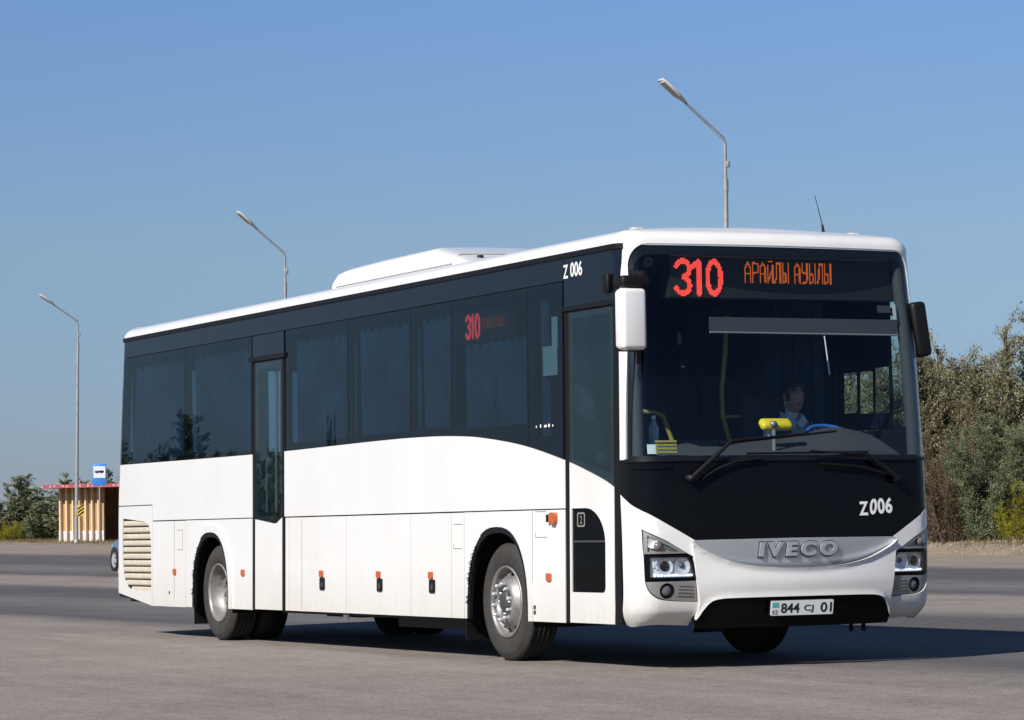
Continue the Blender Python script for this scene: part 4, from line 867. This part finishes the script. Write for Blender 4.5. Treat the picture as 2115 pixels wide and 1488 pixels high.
# curtains: pleated cloth behind the panes
def curtain(x0, x1, sg, z0=1.78, z1=3.04, amp=0.036):
    mb = MB(); n = max(6, int((x1-x0)/0.022)); rows = []
    for z in (z0, (z0+z1)/2, z1):
        rows.append([Vector((x0+(x1-x0)*i/n, sg*(1.135-lerp_tab(TUM, z)+amp*math.sin(i*0.9+0.5*math.sin(i*0.23))), z)) for i in range(n+1)])
    w = n+1; mb.add([p for r in rows for p in r], [(j*w+i, j*w+i+1, (j+1)*w+i+1, (j+1)*w+i) for j in range(2) for i in range(n)], True); return mb.build('curtain', CURTAIN, bus)
for a, b in ((-11.9, -11.62), (-11.52, -10.12), (-9.90, -8.42), (-8.34, -8.12), (-7.12, -5.75), (-5.58, -4.36), (-4.20, -3.50), (-3.34, -2.06), (-1.93, -1.75)): curtain(a, b, -1, z1=3.04 if a != -3.34 else 2.58)
for a, b in ((-11.4, -10.2), (-9.8, -8.3), (-8.2, -6.2), (-6.25, -4.2), (-4.25, -2.4), (-2.45, -1.5)): curtain(a, b, 1)

# ------------------------------------------------------------------ driver and loose things on the dashboard
def person_driver():
    root = empty('person', (-1.25, 0.66, 1.40)); tag(root, 'driver in white shirt and dark vest seated behind the blue steering wheel', 'person')
    J = {}; bm = []; E_ = []; rad = []
    def jn(p, r, par=None):
        bm.append(Vector(p)); rad.append(r); i = len(bm)-1
        if par is not None: E_.append((par, i))
        return i
    pel = jn((0, 0, 0.02), 0.15); sp = jn((0.0, 0, 0.20), 0.135, pel); ch = jn((0.03, 0, 0.36), 0.14, sp); nb = jn((0.06, 0, 0.475), 0.065, ch); nk = jn((0.085, 0, 0.53), 0.052, nb)
    hd = jn((0.105, 0, 0.60), 0.075, nk); h2 = jn((0.10, 0, 0.67), 0.092, hd); h3 = jn((0.095, 0, 0.735), 0.075, h2)
    for s in (-1, 1):
        sh = jn((0.04, s*0.175, 0.42), 0.062, ch); el = jn((0.13, s*0.26, 0.19), 0.046, sh); wr = jn((0.37, s*0.20, 0.275), 0.030, el); hn = jn((0.43, s*0.185, 0.315), 0.032, wr)
        for k in range(4): f1 = jn((0.465+0.004*k, s*(0.155+0.018*k), 0.335), 0.0095, hn); f2 = jn((0.478+0.004*k, s*(0.150+0.018*k), 0.312), 0.0085, f1); jn((0.464, s*(0.150+0.018*k), 0.292), 0.008, f2)
        t1 = jn((0.43, s*0.145, 0.335), 0.0095, hn); jn((0.455, s*0.135, 0.33), 0.0085, t1)
        hp = jn((0.06, s*0.10, 0.0), 0.10, pel); kn = jn((0.43, s*0.13, 0.03), 0.065, hp); an = jn((0.45, s*0.13, -0.36), 0.045, kn); jn((0.58, s*0.14, -0.40), 0.04, an)
    me = bpy.data.meshes.new('body'); me.from_pydata([tuple(v) for v in bm], E_, []); o = link('body', me, SHIRT, root)
    m = o.modifiers.new('skin', 'SKIN'); m.use_smooth_shade = True
    sv = me.skin_vertices[0].data
    for i, r in enumerate(rad): sv[i].radius = (r, r)
    sv[0].use_root = True
    o.modifiers.new('sub', 'SUBSURF').levels = 1; o.modifiers['sub'].render_levels = 2
    # head surface with a face
    mb = MB(); n = 20; rows = []
    HP = [(-0.125, 0.030, 0.040), (-0.11, 0.050, 0.058), (-0.08, 0.062, 0.085), (-0.04, 0.070, 0.096), (0.0, 0.074, 0.098), (0.04, 0.075, 0.096), (0.08, 0.066, 0.085), (0.11, 0.045, 0.058), (0.125, 0.01, 0.012)]
    for z, ry, rx in HP:
        row = []
        for k in range(n):
            a = 2*PI*k/n; x = rx*math.cos(a); y = ry*math.sin(a)
            if math.cos(a) > 0.93 and -0.03 < z < 0.03: x += 0.022 if z < 0 else 0.012        # nose
            if 0.75 < math.cos(a) < 0.95 and 0.02 < z < 0.06: x -= 0.010                      # eye sockets
            row.append(Vector((0.115+x, y, 0.655+z)))
        rows.append(row)
    mb.add([p for r in rows for p in r], [(j*n+i, j*n+(i+1) % n, (j+1)*n+(i+1) % n, (j+1)*n+i) for j in range(len(rows)-1) for i in range(n)], True)
    for s in (-1, 1): mb.rbox((0.11, s*0.078, 0.655), (0.045, 0.018, 0.06), 0.008, 2)
    hdo = mb.build('head', SKIN, root)
    mb = MB(); [mb.rbox((0.203, s*0.030, 0.690), (0.014, 0.030, 0.010), 0.004, 1) for s in (-1, 1)]; [mb.rbox((0.206, s*0.032, 0.708), (0.012, 0.042, 0.008), 0.003, 1) for s in (-1, 1)]; mb.rbox((0.200, 0, 0.592), (0.010, 0.045, 0.009), 0.003, 1); mb.build('eyes_and_mouth', HAIR, hdo)
    mb = MB(); rows = []
    for z, ry, rx in [(q[0], q[1]*1.1+0.004, q[2]*1.1+0.004) for q in HP[3:]]:
        rows.append([Vector((0.108+(rx*math.cos(a) if (math.cos(a) < 0.55 or z > 0.075) else rx*0.8*math.cos(a)), ry*math.sin(a), 0.663+z)) for a in [2*PI*k/n for k in range(n)]])
    mb.add([p for r in rows for p in r], [(j*n+i, j*n+(i+1) % n, (j+1)*n+(i+1) % n, (j+1)*n+i) for j in range(len(rows)-1) for i in range(n)], True); mb.build('hair', HAIR, root)
    mb = MB()
    for s in (-1, 1): mb.add([Vector((0.225, s*0.035, 0.33)), Vector((0.175, s*0.125, 0.45)), Vector((0.05, s*0.165, 0.50)), Vector((-0.12, s*0.16, 0.46)), Vector((-0.155, s*0.18, 0.08)), Vector((0.195, s*0.185, 0.08)), Vector((0.225, s*0.012, 0.08))], [(0, 1, 5, 6), (1, 2, 3, 4, 5)])
    mb.build('vest', VEST, root)
    mb = MB()
    for s in (-1, 1): mb.add([Vector((0.155, s*0.004, 0.44)), Vector((0.135, s*0.075, 0.515)), Vector((0.165, s*0.095, 0.465)), Vector((0.19, s*0.03, 0.40))], [(0, 1, 2, 3)]); mb.add([Vector((0.135, s*0.07, 0.47)), Vector((0.135, s*0.075, 0.515)), Vector((0.03, s*0.075, 0.545)), Vector((0.03, s*0.075, 0.49))], [(0, 1, 2, 3)])
    mb.build('collar', SHIRT, root)
person_driver()
# yellow dashboard fan-like device on a stalk
dv = empty('dashboard_device', (-0.33, 0.03, 1.60)); tag(dv, 'bright yellow rounded device on a short stalk on the dashboard', 'dashboard gadget')
mb = MB(); mb.rbox((-0.02, 0.0, 0.208), (0.070, 0.27, 0.105), 0.034, 4, Matrix.Rotation(R(-48), 3, 'Y')); mb.build('shell', YELLOW, dv)
mb = MB(); mb.tube([(0.04, -0.05, 0.0), (0.04, -0.05, 0.17)], 0.016, 8); mb.lathe([(0.001, 0.016), (0.026, 0.012), (0.026, -0.02)], (0.04, -0.05, 0.208), 'x', 1, 14); mb.build('stalk', LAMPGREY, dv)
bt = empty('water_bottle', (-0.50, -0.935, 1.62)); tag(bt, 'clear plastic water bottle at the door end of the dashboard', 'bottle')
mb = MB(); mb.lathe([(0.001, 0), (0.036, 0.004), (0.038, 0.05), (0.034, 0.08), (0.038, 0.11), (0.038, 0.17), (0.016, 0.22), (0.014, 0.24)], (0, 0, 0), 'z', 1, 16); mb.build('bottle_body', mat('bottle_plastic', (0.35, 0.42, 0.46), 0.15), bt)
mb = MB(); mb.lathe([(0.016, 0.236), (0.016, 0.262), (0.001, 0.264)], (0, 0, 0), 'z', 1, 12); mb.build('cap', LETWHITE, bt)

# ------------------------------------------------------------------ street lamps
def lamp(x, y, z0, tip, label, lean):
    root = empty('street_lamp', (x, y, z0)); tag(root, label, 'street lamp', 'street lamps along the far roadside')
    H = 10.85-z0; lx, ly = lean
    mb = MB(); mb.tube([(lx, ly, -0.3), (lx*0.9, ly*0.9, 1.2), (0, 0, H-1.0)], [0.095, 0.088, 0.062], 12); mb.build('pole', GALV, root)
    mb = MB(); mb.lathe([(0.13, -0.05), (0.12, 0.14), (0.09, 0.16)], (lx, ly, 0), 'z', 1, 12); mb.build('pole_foot', GALV, root)
    mb = MB(); t = Vector((tip[0]-x, tip[1]-y, tip[2]-z0)); bend = Vector((0, 0, H)); d = (t-bend)
    e1 = bend+d*0.62; mb.tube([(0, 0, H-1.3), (0, 0, H-0.12), bend+d*0.015, e1], [0.048, 0.045, 0.042, 0.036], 10); mb.build('arm', GALV, root)
    mb = MB(); mb.tube([(0.0, 0, H-1.32), (0, 0, H-1.0)], 0.070, 10); mb.build('clamp', GALV, root); mb = MB(); mb.rbox((0.04, 0.05, H-0.62), (0.10, 0.10, 0.16), 0.02, 2); mb.build('junction_box', GALV, root)
    dn = d.normalized(); q = dn.to_track_quat('Y', 'Z').to_matrix(); c = bend+d*0.815; L = d.length*0.38
    mb = MB(); S = []
    for f, w, h in ((-0.5, 0.045, 0.045), (-0.36, 0.07, 0.055), (-0.22, 0.15, 0.055), (0.1, 0.165, 0.05), (0.42, 0.16, 0.04), (0.5, 0.13, 0.025)):
        S.append([c+q @ Vector((sx_*w, f*L, zz)) for sx_, zz in ((-1, -0.02), (-1, h*0.4), (-0.6, h), (0.6, h), (1, h*0.4), (1, -0.02))])
    n = 6; mb.add([p for r in S for p in r], [(j*n+i, j*n+(i+1) % n, (j+1)*n+(i+1) % n, (j+1)*n+i) for j in range(len(S)-1) for i in range(n)], True); mb.add(S[0], [tuple(range(n))]); mb.add(S[-1], [tuple(range(n))[::-1]])
    hd = mb.build('lamp_head', mat('lamp_head_white', (0.62, 0.62, 0.62), 0.45), root)
    mb = MB(); mb.box(c+q @ Vector((0, 0.1*L, -0.03)), (0.27, L*0.62, 0.02), q); mb.build('lamp_lens', LAMPLENS, hd)
ln = (-0.07, -0.14)
lamp(-117.12, 31.84, T(-117.12, 31.84)-RZ, (-117.12, 30.05, 12.06), 'galvanised street lamp in front of the bus shelter, farthest of the three', ln)
lamp(-82.17, 28.28, T(-82.17, 28.28)-RZ, (-82.17, 26.53, 12.29), 'galvanised street lamp rising behind the rear roof of the bus', ln)
lamp(-48.91, 27.24, T(-48.91, 27.24)-RZ, (-48.91, 25.43, 12.31), 'tallest looking street lamp rising behind the front roof of the bus', (-0.05, -0.10))
# small striped marker on the far lamp post
mk = empty('marker_sign', (-117.05, 31.85, 2.05)); tag(mk, 'small yellow and black striped marker tied to the farthest lamp post', 'sign')
mkr = Matrix.Rotation(R(-25), 3, 'Z')
mb = MB(); mb.box((0.12, -0.02, 0.17), (0.03, 0.34, 0.5), mkr); mb.build('panel', mat('marker_yellow', (0.60, 0.40, 0.03), 0.6), mk)
mb = MB()
for k in range(3): mb.box((0.14, -0.02, 0.02+0.16*k), (0.02, 0.36, 0.06), mkr @ Matrix.Rotation(R(35), 3, 'X'))
mb.build('stripes', LETBLACK, mk)

# ------------------------------------------------------------------ bus shelter and stop sign
sh = empty('bus_shelter', (-121.9, 32.35, T(-121.9, 32.35)-RZ), R(-45)); tag(sh, 'orange and white ribbed bus stop shelter with a red roof edge', 'bus shelter')
SHC = mat('shelter_ochre', (0.48, 0.31, 0.15), 0.8, var=0.25, vscale=3); SHR = mat('shelter_rib', (0.68, 0.53, 0.34), 0.8); SHW = mat('shelter_whitewash', (0.60, 0.56, 0.54), 0.85); SHRED = mat('shelter_red', (0.36, 0.05, 0.06), 0.6)
# local frame: wall runs along +y, faces +x (towards the road side camera)
HW = 2.52; NR = 7; LW_ = 2.34
mb = MB(); mb.box((-0.1, LW_/2, HW/2), (0.12, LW_, HW)); mb.box((-2.0, 0.06, HW/2), (3.7, 0.12, HW)); mb.box((-3.9, 2.9, HW/2), (0.12, 5.8, HW)); mb.box((-2.0, 5.74, HW/2), (3.7, 0.12, HW)); mb.build('wall', SHC, sh)
mb = MB()
for k in range(NR):
    y = 0.06+k*LW_/NR; mb.add([Vector((-0.04, y, 0.0)), Vector((0.15, y+0.03, 0.0)), Vector((0.15, y+0.10, 0.0)), Vector((-0.04, y+0.12, 0.0)), Vector((-0.04, y, HW)), Vector((0.15, y+0.03, HW)), Vector((0.15, y+0.10, HW)), Vector((-0.04, y+0.12, HW))], [(0, 1, 5, 4), (1, 2, 6, 5), (2, 3, 7, 6), (4, 5, 6, 7)])
mb.build('ribs', SHR, sh)
mb = MB(); mb.box((-0.035, LW_/2, 0.26), (0.03, LW_, 0.52))
for k in range(NR):
    y = 0.06+k*LW_/NR; mb.box((0.07, y+0.065, 0.26), (0.19, 0.085, 0.52))
mb.build('whitewash_base', SHW, sh)
mb = MB(); mb.box((-1.6, 2.9, HW+0.09), (5.0, 6.7, 0.16)); ro = mb.build('roof', SHRED, sh)
mb = MB()
for k in range(30):
    if k % 3 != 1: mb.box((0.905, -0.40+0.22*k, HW+0.08+0.02*(k % 2)), (0.012, 0.12, 0.09))
mb.build('roof_trim', mat('trim_pink', (0.48, 0.25, 0.27), 0.7), ro)
mb = MB(); mb.box((-2.2, 4.0, 0.42), (0.5, 3.0, 0.07)); mb.box((-2.2, 4.0, 0.2), (0.3, 2.6, 0.4)); mb.build('bench', BLACKM, sh)
bs = empty('bus_stop_sign', (-114.2, 31.85, T(-114.2, 31.85)-RZ), R(-25)); tag(bs, 'blue and white bus stop sign with a bus pictogram before the shelter', 'sign')
mb = MB(); mb.tube([(-0.03, 0, -0.2), (-0.03, 0, 3.35)], 0.03, 8); mb.build('post', GALV, bs)
BLU = mat('sign_blue', (0.03, 0.20, 0.60), 0.5)
mb = MB(); mb.rbox((0, 0, 3.05), (0.03, 0.62, 0.98), 0.012, 2); pb = mb.build('sign_panel', BLU, bs)
mb = MB(); mb.box((0.017, 0, 3.17), (0.006, 0.53, 0.52)); mb.build('white_field', mat('sign_white', (0.62, 0.66, 0.72), 0.5), pb)
mb = MB(); mb.rbox((0.022, 0.0, 3.19), (0.006, 0.40, 0.10), 0.002, 1); mb.lathe([(0.035, 0.004), (0.001, 0.004)], (0.022, -0.1, 3.14), 'x', 1, 12); mb.lathe([(0.035, 0.004), (0.001, 0.004)], (0.022, 0.1, 3.14), 'x', 1, 12); mb.build('bus_pictogram', LETBLACK, pb)

# ------------------------------------------------------------------ blue-grey car half hidden behind the bus
def car():
    root = empty('parked_car', (-60.2, 15.90, T(-60.2, 15.90)-RZ+0.004), PI); tag(root, 'grey blue car half hidden behind the rear corner of the bus', 'car')
    CP = mat('car_blue_paint', (0.085, 0.13, 0.21), 0.25, coat=0.6)
    # local: +x is the front, built length 4.3
    prof = [(-2.1, 0.32, 0.62, 0.66), (-2.08, 0.30, 0.95, 0.76), (-1.7, 0.25, 1.02, 0.82), (-0.9, 0.22, 1.02, 0.84), (0.0, 0.22, 1.0, 0.85), (0.75, 0.22, 0.98, 0.85), (1.3, 0.24, 0.90, 0.83), (1.75, 0.26, 0.82, 0.79), (2.05, 0.28, 0.70, 0.70), (2.15, 0.34, 0.58, 0.58)]
    mb = MB(); S = []
    for x, z0, z1, w in prof: S.append([Vector((x, y, z)) for y, z in ((-w*0.9, z0), (-w, z0+0.18), (-w*1.0, (z0+z1)/2+0.05), (-w*0.93, z1-0.06), (-w*0.8, z1), (0, z1+0.03), (w*0.8, z1), (w*0.93, z1-0.06), (w, (z0+z1)/2+0.05), (w, z0+0.18), (w*0.9, z0))])
    n = 11; mb.add([p for r in S for p in r], [(j*n+i, j*n+(i+1) % n, (j+1)*n+(i+1) % n, (j+1)*n+i) for j in range(len(S)-1) for i in range(n)], True); mb.add(S[0], [tuple(range(n))]); mb.add(S[-1], [tuple(range(n))[::-1]]); mb.build('body', CP, root)
    mb = MB(); S = []
    for x, z0, z1, w in ((-1.75, 0.98, 1.0, 0.72), (-1.25, 0.98, 1.40, 0.60), (-0.5, 0.98, 1.46, 0.60), (0.15, 0.98, 1.42, 0.59), (0.85, 0.96, 0.98, 0.70)): S.append([Vector((x, -w-0.1, z0)), Vector((x, -w, z1)), Vector((x, w, z1)), Vector((x, w+0.1, z0))])
    mb.add([p for r in S for p in r], [(j*4+i, j*4+i+1, (j+1)*4+i+1, (j+1)*4+i) for j in range(4) for i in range(3)]); mb.build('cabin_glass', BLACKG, root)
    mb = MB(); mb.rbox((-0.5, 0, 1.465), (1.35, 1.22, 0.05), 0.02, 2); mb.build('roof', CP, root)
    for x in (-1.3, 1.32):
        for s in (-1, 1):
            mb = MB(); c = (x, s*0.86, 0.31); mb.lathe([(0.20, -0.02), (0.22, 0.0), (0.29, 0.0), (0.31, -0.03), (0.31, -0.17), (0.2, -0.19)], c, 'y', s, 28); w = mb.build('wheel', TREAD, root)
            mb = MB(); mb.lathe([(0.21, -0.01), (0.19, -0.03), (0.10, 0.0), (0.001, 0.01)], c, 'y', s, 20, lambda i, k: i == 1 and k % 4 == 0); mb.build('rim', SILVER, w)
            mb = MB(); mb.lathe([(0.35, -0.012), (0.31, -0.012)], c, 'y', s, 28); mb.build('arch_lining', BLACKM, root)
    for s in (-1, 1):
        mb = MB(); mb.rbox((2.02, s*0.55, 0.66), (0.14, 0.24, 0.12), 0.03, 2); mb.build('headlight', LAMPGL if False else REFLECT, root)
car()

# ------------------------------------------------------------------ shrubs
L_OLIVE = leafmat('olive_leaf', [(0.10, 0.098, 0.050), (0.185, 0.178, 0.098), (0.27, 0.25, 0.15), (0.35, 0.325, 0.22)])
L_BROWN = leafmat('brown_leaf', [(0.062, 0.045, 0.028), (0.125, 0.088, 0.056), (0.175, 0.125, 0.082), (0.20, 0.165, 0.105)])
L_GREEN = leafmat('grey_green_leaf', [(0.075, 0.095, 0.048), (0.135, 0.165, 0.085), (0.21, 0.235, 0.135), (0.29, 0.30, 0.20)])
L_YELL = leafmat('yellow_green_leaf', [(0.13, 0.16, 0.015), (0.26, 0.27, 0.02), (0.42, 0.39, 0.03), (0.56, 0.48, 0.04)])
BARK = mat('grey_bark', (0.13, 0.10, 0.075), 0.9, var=0.4, vscale=8)
def shrub_mesh(seed, h, w, stems, twigs, leaves, ls, lean=0.0, low=0.05, plume=0.5):
    rnd = np.random.default_rng(seed); st = MB(); Cn = []; Dr = []
    for s in range(stems):
        a = rnd.uniform(0, 2*PI); rr = w*0.5*math.sqrt(rnd.uniform(0.0, 1)); hh = h*(rnd.uniform(0.45, 1.0) if rr < w*0.3 else rnd.uniform(0.30, 0.85))
        b = np.array((rr*0.35*math.cos(a)+rnd.normal(0, .1), rr*0.35*math.sin(a)+rnd.normal(0, .1), -0.15)); tip = np.array((rr*math.cos(a)+lean*hh, rr*math.sin(a), hh))
        mid = b*0.45+tip*0.55+np.array((rnd.normal(0, .12)*w*.3, rnd.normal(0, .12)*w*.3, hh*0.06))
        P = [b*(1-t)**2+2*mid*t*(1-t)+tip*t*t for t in np.linspace(0, 1, 7)]
        r0 = 0.008*h; st.tube(P, [r0*(1-0.13*k) for k in range(7)], 5, False)
        for q in range(twigs):
            t = rnd.uniform(low, 1.0); p = b*(1-t)**2+2*mid*t*(1-t)+tip*t*t
            ph = rnd.uniform(0, 2*PI); L = h*rnd.uniform(0.06, 0.17)*(1.15-0.5*t)
            d = np.array((math.cos(ph)*0.9, math.sin(ph)*0.9, rnd.uniform(0.1, 1.3)*plume*2)); d /= np.linalg.norm(d); e = p+d*L
            st.tube([p, e], [r0*0.25, r0*0.08], 3, False)
            k = max(3, int(leaves*rnd.uniform(0.5, 1.5))); tt = rnd.uniform(0.05, 1.05, k)[:, None]
            Cn.append(p+(e-p)*tt+rnd.normal(0, L*0.13, (k, 3))); Dr.append(np.repeat(d[None], k, 0)+rnd.normal(0, 0.6, (k, 3)))
    Cn = np.vstack(Cn); Dr = np.vstack(Dr); Dr /= np.linalg.norm(Dr, axis=1)[:, None]; Cn[:, 2] = np.maximum(Cn[:, 2], 0.03)
    n = len(Cn); S_ = np.cross(Dr, rnd.normal(0, 1, (n, 3))); S_ /= np.linalg.norm(S_, axis=1)[:, None]
    l_ = ls*rnd.uniform(0.6, 1.4, n)[:, None]; wd = l_*rnd.uniform(0.26, 0.46, n)[:, None]
    V_ = np.stack([Cn-Dr*l_/2, Cn+S_*wd/2, Cn+Dr*l_/2, Cn-S_*wd/2], 1).reshape(-1, 3)
    F_ = np.arange(4*n).reshape(-1, 4)
    me = bpy.data.meshes.new('crown'); me.from_pydata(V_.tolist(), [], F_.tolist()); me.update()
    ms = bpy.data.meshes.new('trunk'); ms.from_pydata(st.v, [], st.f); ms.polygons.foreach_set('use_smooth', [True]*len(st.f)); ms.update()
    return me, ms
MESH = {}
def shrub(name, label, cat, x, y, kind, h, w, m, rz=0.0, group=None, dz=0.0):
    """kind: (seed, stems, twigs, leaves, leaf size); meshes are built for a unit height of 4 m and shared"""
    key = kind+(m.name,)
    if key not in MESH:
        me, ms = shrub_mesh(kind[0], 4.0, 4.0, *kind[1:]); me.materials.append(m); ms.materials.append(BARK); MESH[key] = (me, ms)
    me, ms = MESH[key]; r = empty(name, (x, y, T(x, y)-RZ+dz), rz); r.scale = (w/4, w/4, h/4); tag(r, label, cat, group)
    for nm, q in (('trunk', ms), ('crown', me)):
        o = bpy.data.objects.new(nm, q); C.objects.link(o); o.parent = r
K1 = (11, 50, 58, 78, 0.060); K2 = (23, 46, 58, 78, 0.060); K3 = (37, 40, 36, 34, 0.064); KF = (5, 34, 30, 32, 0.14); KG = (8, 40, 32, 34, 0.13)
GRP = 'shrubs and trees along the far roadside'
shrub('olive_tree', 'tall olive green tree at the right edge of the photo', 'tree', -42.6, 30.9, K1, 5.2, 4.8, L_OLIVE, 0.3, GRP)
shrub('olive_tree', 'lower olive tree just behind the left mirror of the bus', 'tree', -43.2, 28.9, K2, 5.0, 4.2, L_OLIVE, 2.0, GRP)
shrub('olive_tree', 'pale olive tree filling the gap behind the tall one at the right edge', 'tree', -47.5, 33.0, K1, 5.0, 5.0, L_OLIVE, 3.3, GRP)
shrub('brown_shrub', 'reddish brown half dry shrub beside the bus, beneath the olive trees', 'shrub', -40.8, 28.5, K3, 3.3, 2.1, L_BROWN, 1.0, GRP)
shrub('grey_green_shrub', 'grey green shrub in front of the olive trees by the dirt bank', 'shrub', -39.9, 29.05, K2, 2.9, 2.9, L_GREEN, 4.0, GRP)
shrub('yellow_green_shrub', 'yellow green shrub at the right edge on the dirt bank', 'shrub', -38.9, 29.0, K3, 1.5, 1.3, L_YELL, 0.0, GRP)
shrub('olive_tree', 'olive tree seen through the narrow side windows behind the driver', 'tree', -46.0, 27.9, KF, 4.6, 4.2, L_OLIVE, 5.0, GRP)
shrub('grey_green_tree', 'grey green tree seen through the driver side window of the bus', 'tree', -50.5, 30.6, KG, 4.6, 5.0, L_GREEN, 1.5, GRP)
# far left, round the shelter
shrub('grey_green_tree', 'dense rounded dark green shrub left of the shelter', 'tree', -139.2, 36.7, KG, 3.4, 5.4, L_GREEN, 0.4, GRP)
shrub('olive_tree', 'low olive bush at the left edge of the photo', 'tree', -141.0, 34.4, KF, 2.2, 3.4, L_OLIVE, 2.4, GRP)
shrub('olive_tree', 'olive bush rising between the dark shrub and the shelter', 'tree', -134.0, 37.6, KF, 3.0, 4.6, L_OLIVE, 3.9, GRP)
shrub('grey_green_tree', 'tree top showing above the left of the shelter roof', 'tree', -132.5, 39.4, KG, 3.5, 5.0, L_GREEN, 2.2, GRP)
shrub('olive_tree', 'tree top showing above the shelter roof behind the bus stop sign', 'tree', -131.0, 41.4, KF, 4.0, 5.4, L_OLIVE, 1.2, GRP)
shrub('yellow_green_shrub', 'small bright yellow bush at the foot of the dark shrub', 'shrub', -135.6, 34.1, K3, 1.1, 1.5, L_YELL, 0.9, GRP)
shrub('yellow_green_shrub', 'tiny yellowish bush at the left edge of the photo', 'shrub', -136.4, 33.2, K3, 0.9, 1.3, L_YELL, 2.9, GRP)
# trees across the road that the side glass reflects
for i, (x, y, h, w, m, lb) in enumerate(((-63.6, -22.9, 3.9, 2.6, L_GREEN, 'green tree across the road mirrored in the middle door glass'), (-93.4, -29.7, 6.3, 6.4, L_GREEN, 'broad green tree across the road mirrored in the rear side windows'), (-63.2, -24.6, 4.9, 0.5, L_GREEN, 'slim poplar across the road mirrored in the window ahead of the middle door'))):
    shrub('grey_green_tree' if m is L_GREEN else 'olive_tree', lb, 'tree', x, y, KG if m is L_GREEN else KF, h, w, m, i*1.3, 'trees across the road')

# ------------------------------------------------------------------ dry grass and stones on the verge
def scatter(name, label, m, pts, hs, wd, seed, n=5):
    rnd = np.random.default_rng(seed); V_ = []; F_ = []
    for x, y in pts:
        for k in range(n):
            a = rnd.uniform(0, 2*PI); h = hs*rnd.uniform(0.4, 1.3); bx, by = x+rnd.normal(0, .1), y+rnd.normal(0, .1); z = T(bx, by)-RZ-0.02; i = len(V_)
            V_ += [(bx-wd*math.sin(a), by+wd*math.cos(a), z), (bx+wd*math.sin(a), by-wd*math.cos(a), z), (bx+h*0.5*math.cos(a), by+h*0.5*math.sin(a), z+h)]; F_.append((i, i+1, i+2))
    me = bpy.data.meshes.new(name); me.from_pydata(V_, [], F_); me.update(); o = link(name, me, m); tag(o, label, kind='stuff'); return o
rnd = np.random.default_rng(2)
pts = [(x, y) for x, y in zip(rnd.uniform(-150, -90, 2600), rnd.uniform(30.5, 37, 2600))]+[(x, y) for x, y in zip(rnd.uniform(-52, -33, 1500), rnd.uniform(28.0, 31, 1500))]
scatter('dry_grass', 'dry straw coloured grass tufts along the verge', leafmat('straw', [(0.16, 0.12, 0.06), (0.25, 0.19, 0.10), (0.20, 0.18, 0.08)]), pts, 0.16, 0.012, 5)
mb = MB(); rr = random.Random(9)
for k in range(520):
    x = rr.uniform(-56, -32); y = rr.gauss(27.9, 0.5); s = rr.uniform(0.02, 0.07)
    if y < 27: continue
    z = T(x, y)-RZ; q = [Vector((x+s*math.cos(a)*rr.uniform(.7, 1.2), y+s*math.sin(a)*rr.uniform(.7, 1.2), z-0.02)) for a in [PI/2.5*i for i in range(5)]]; t = Vector((x, y, z+s*0.8))
    mb.add(q+[t], [(i, (i+1) % 5, 5) for i in range(5)])
tag(mb.build('gravel', mat('verge_stone', (0.30, 0.25, 0.20), 0.9, var=0.4)), 'loose stones along the dirt bank', kind='stuff')
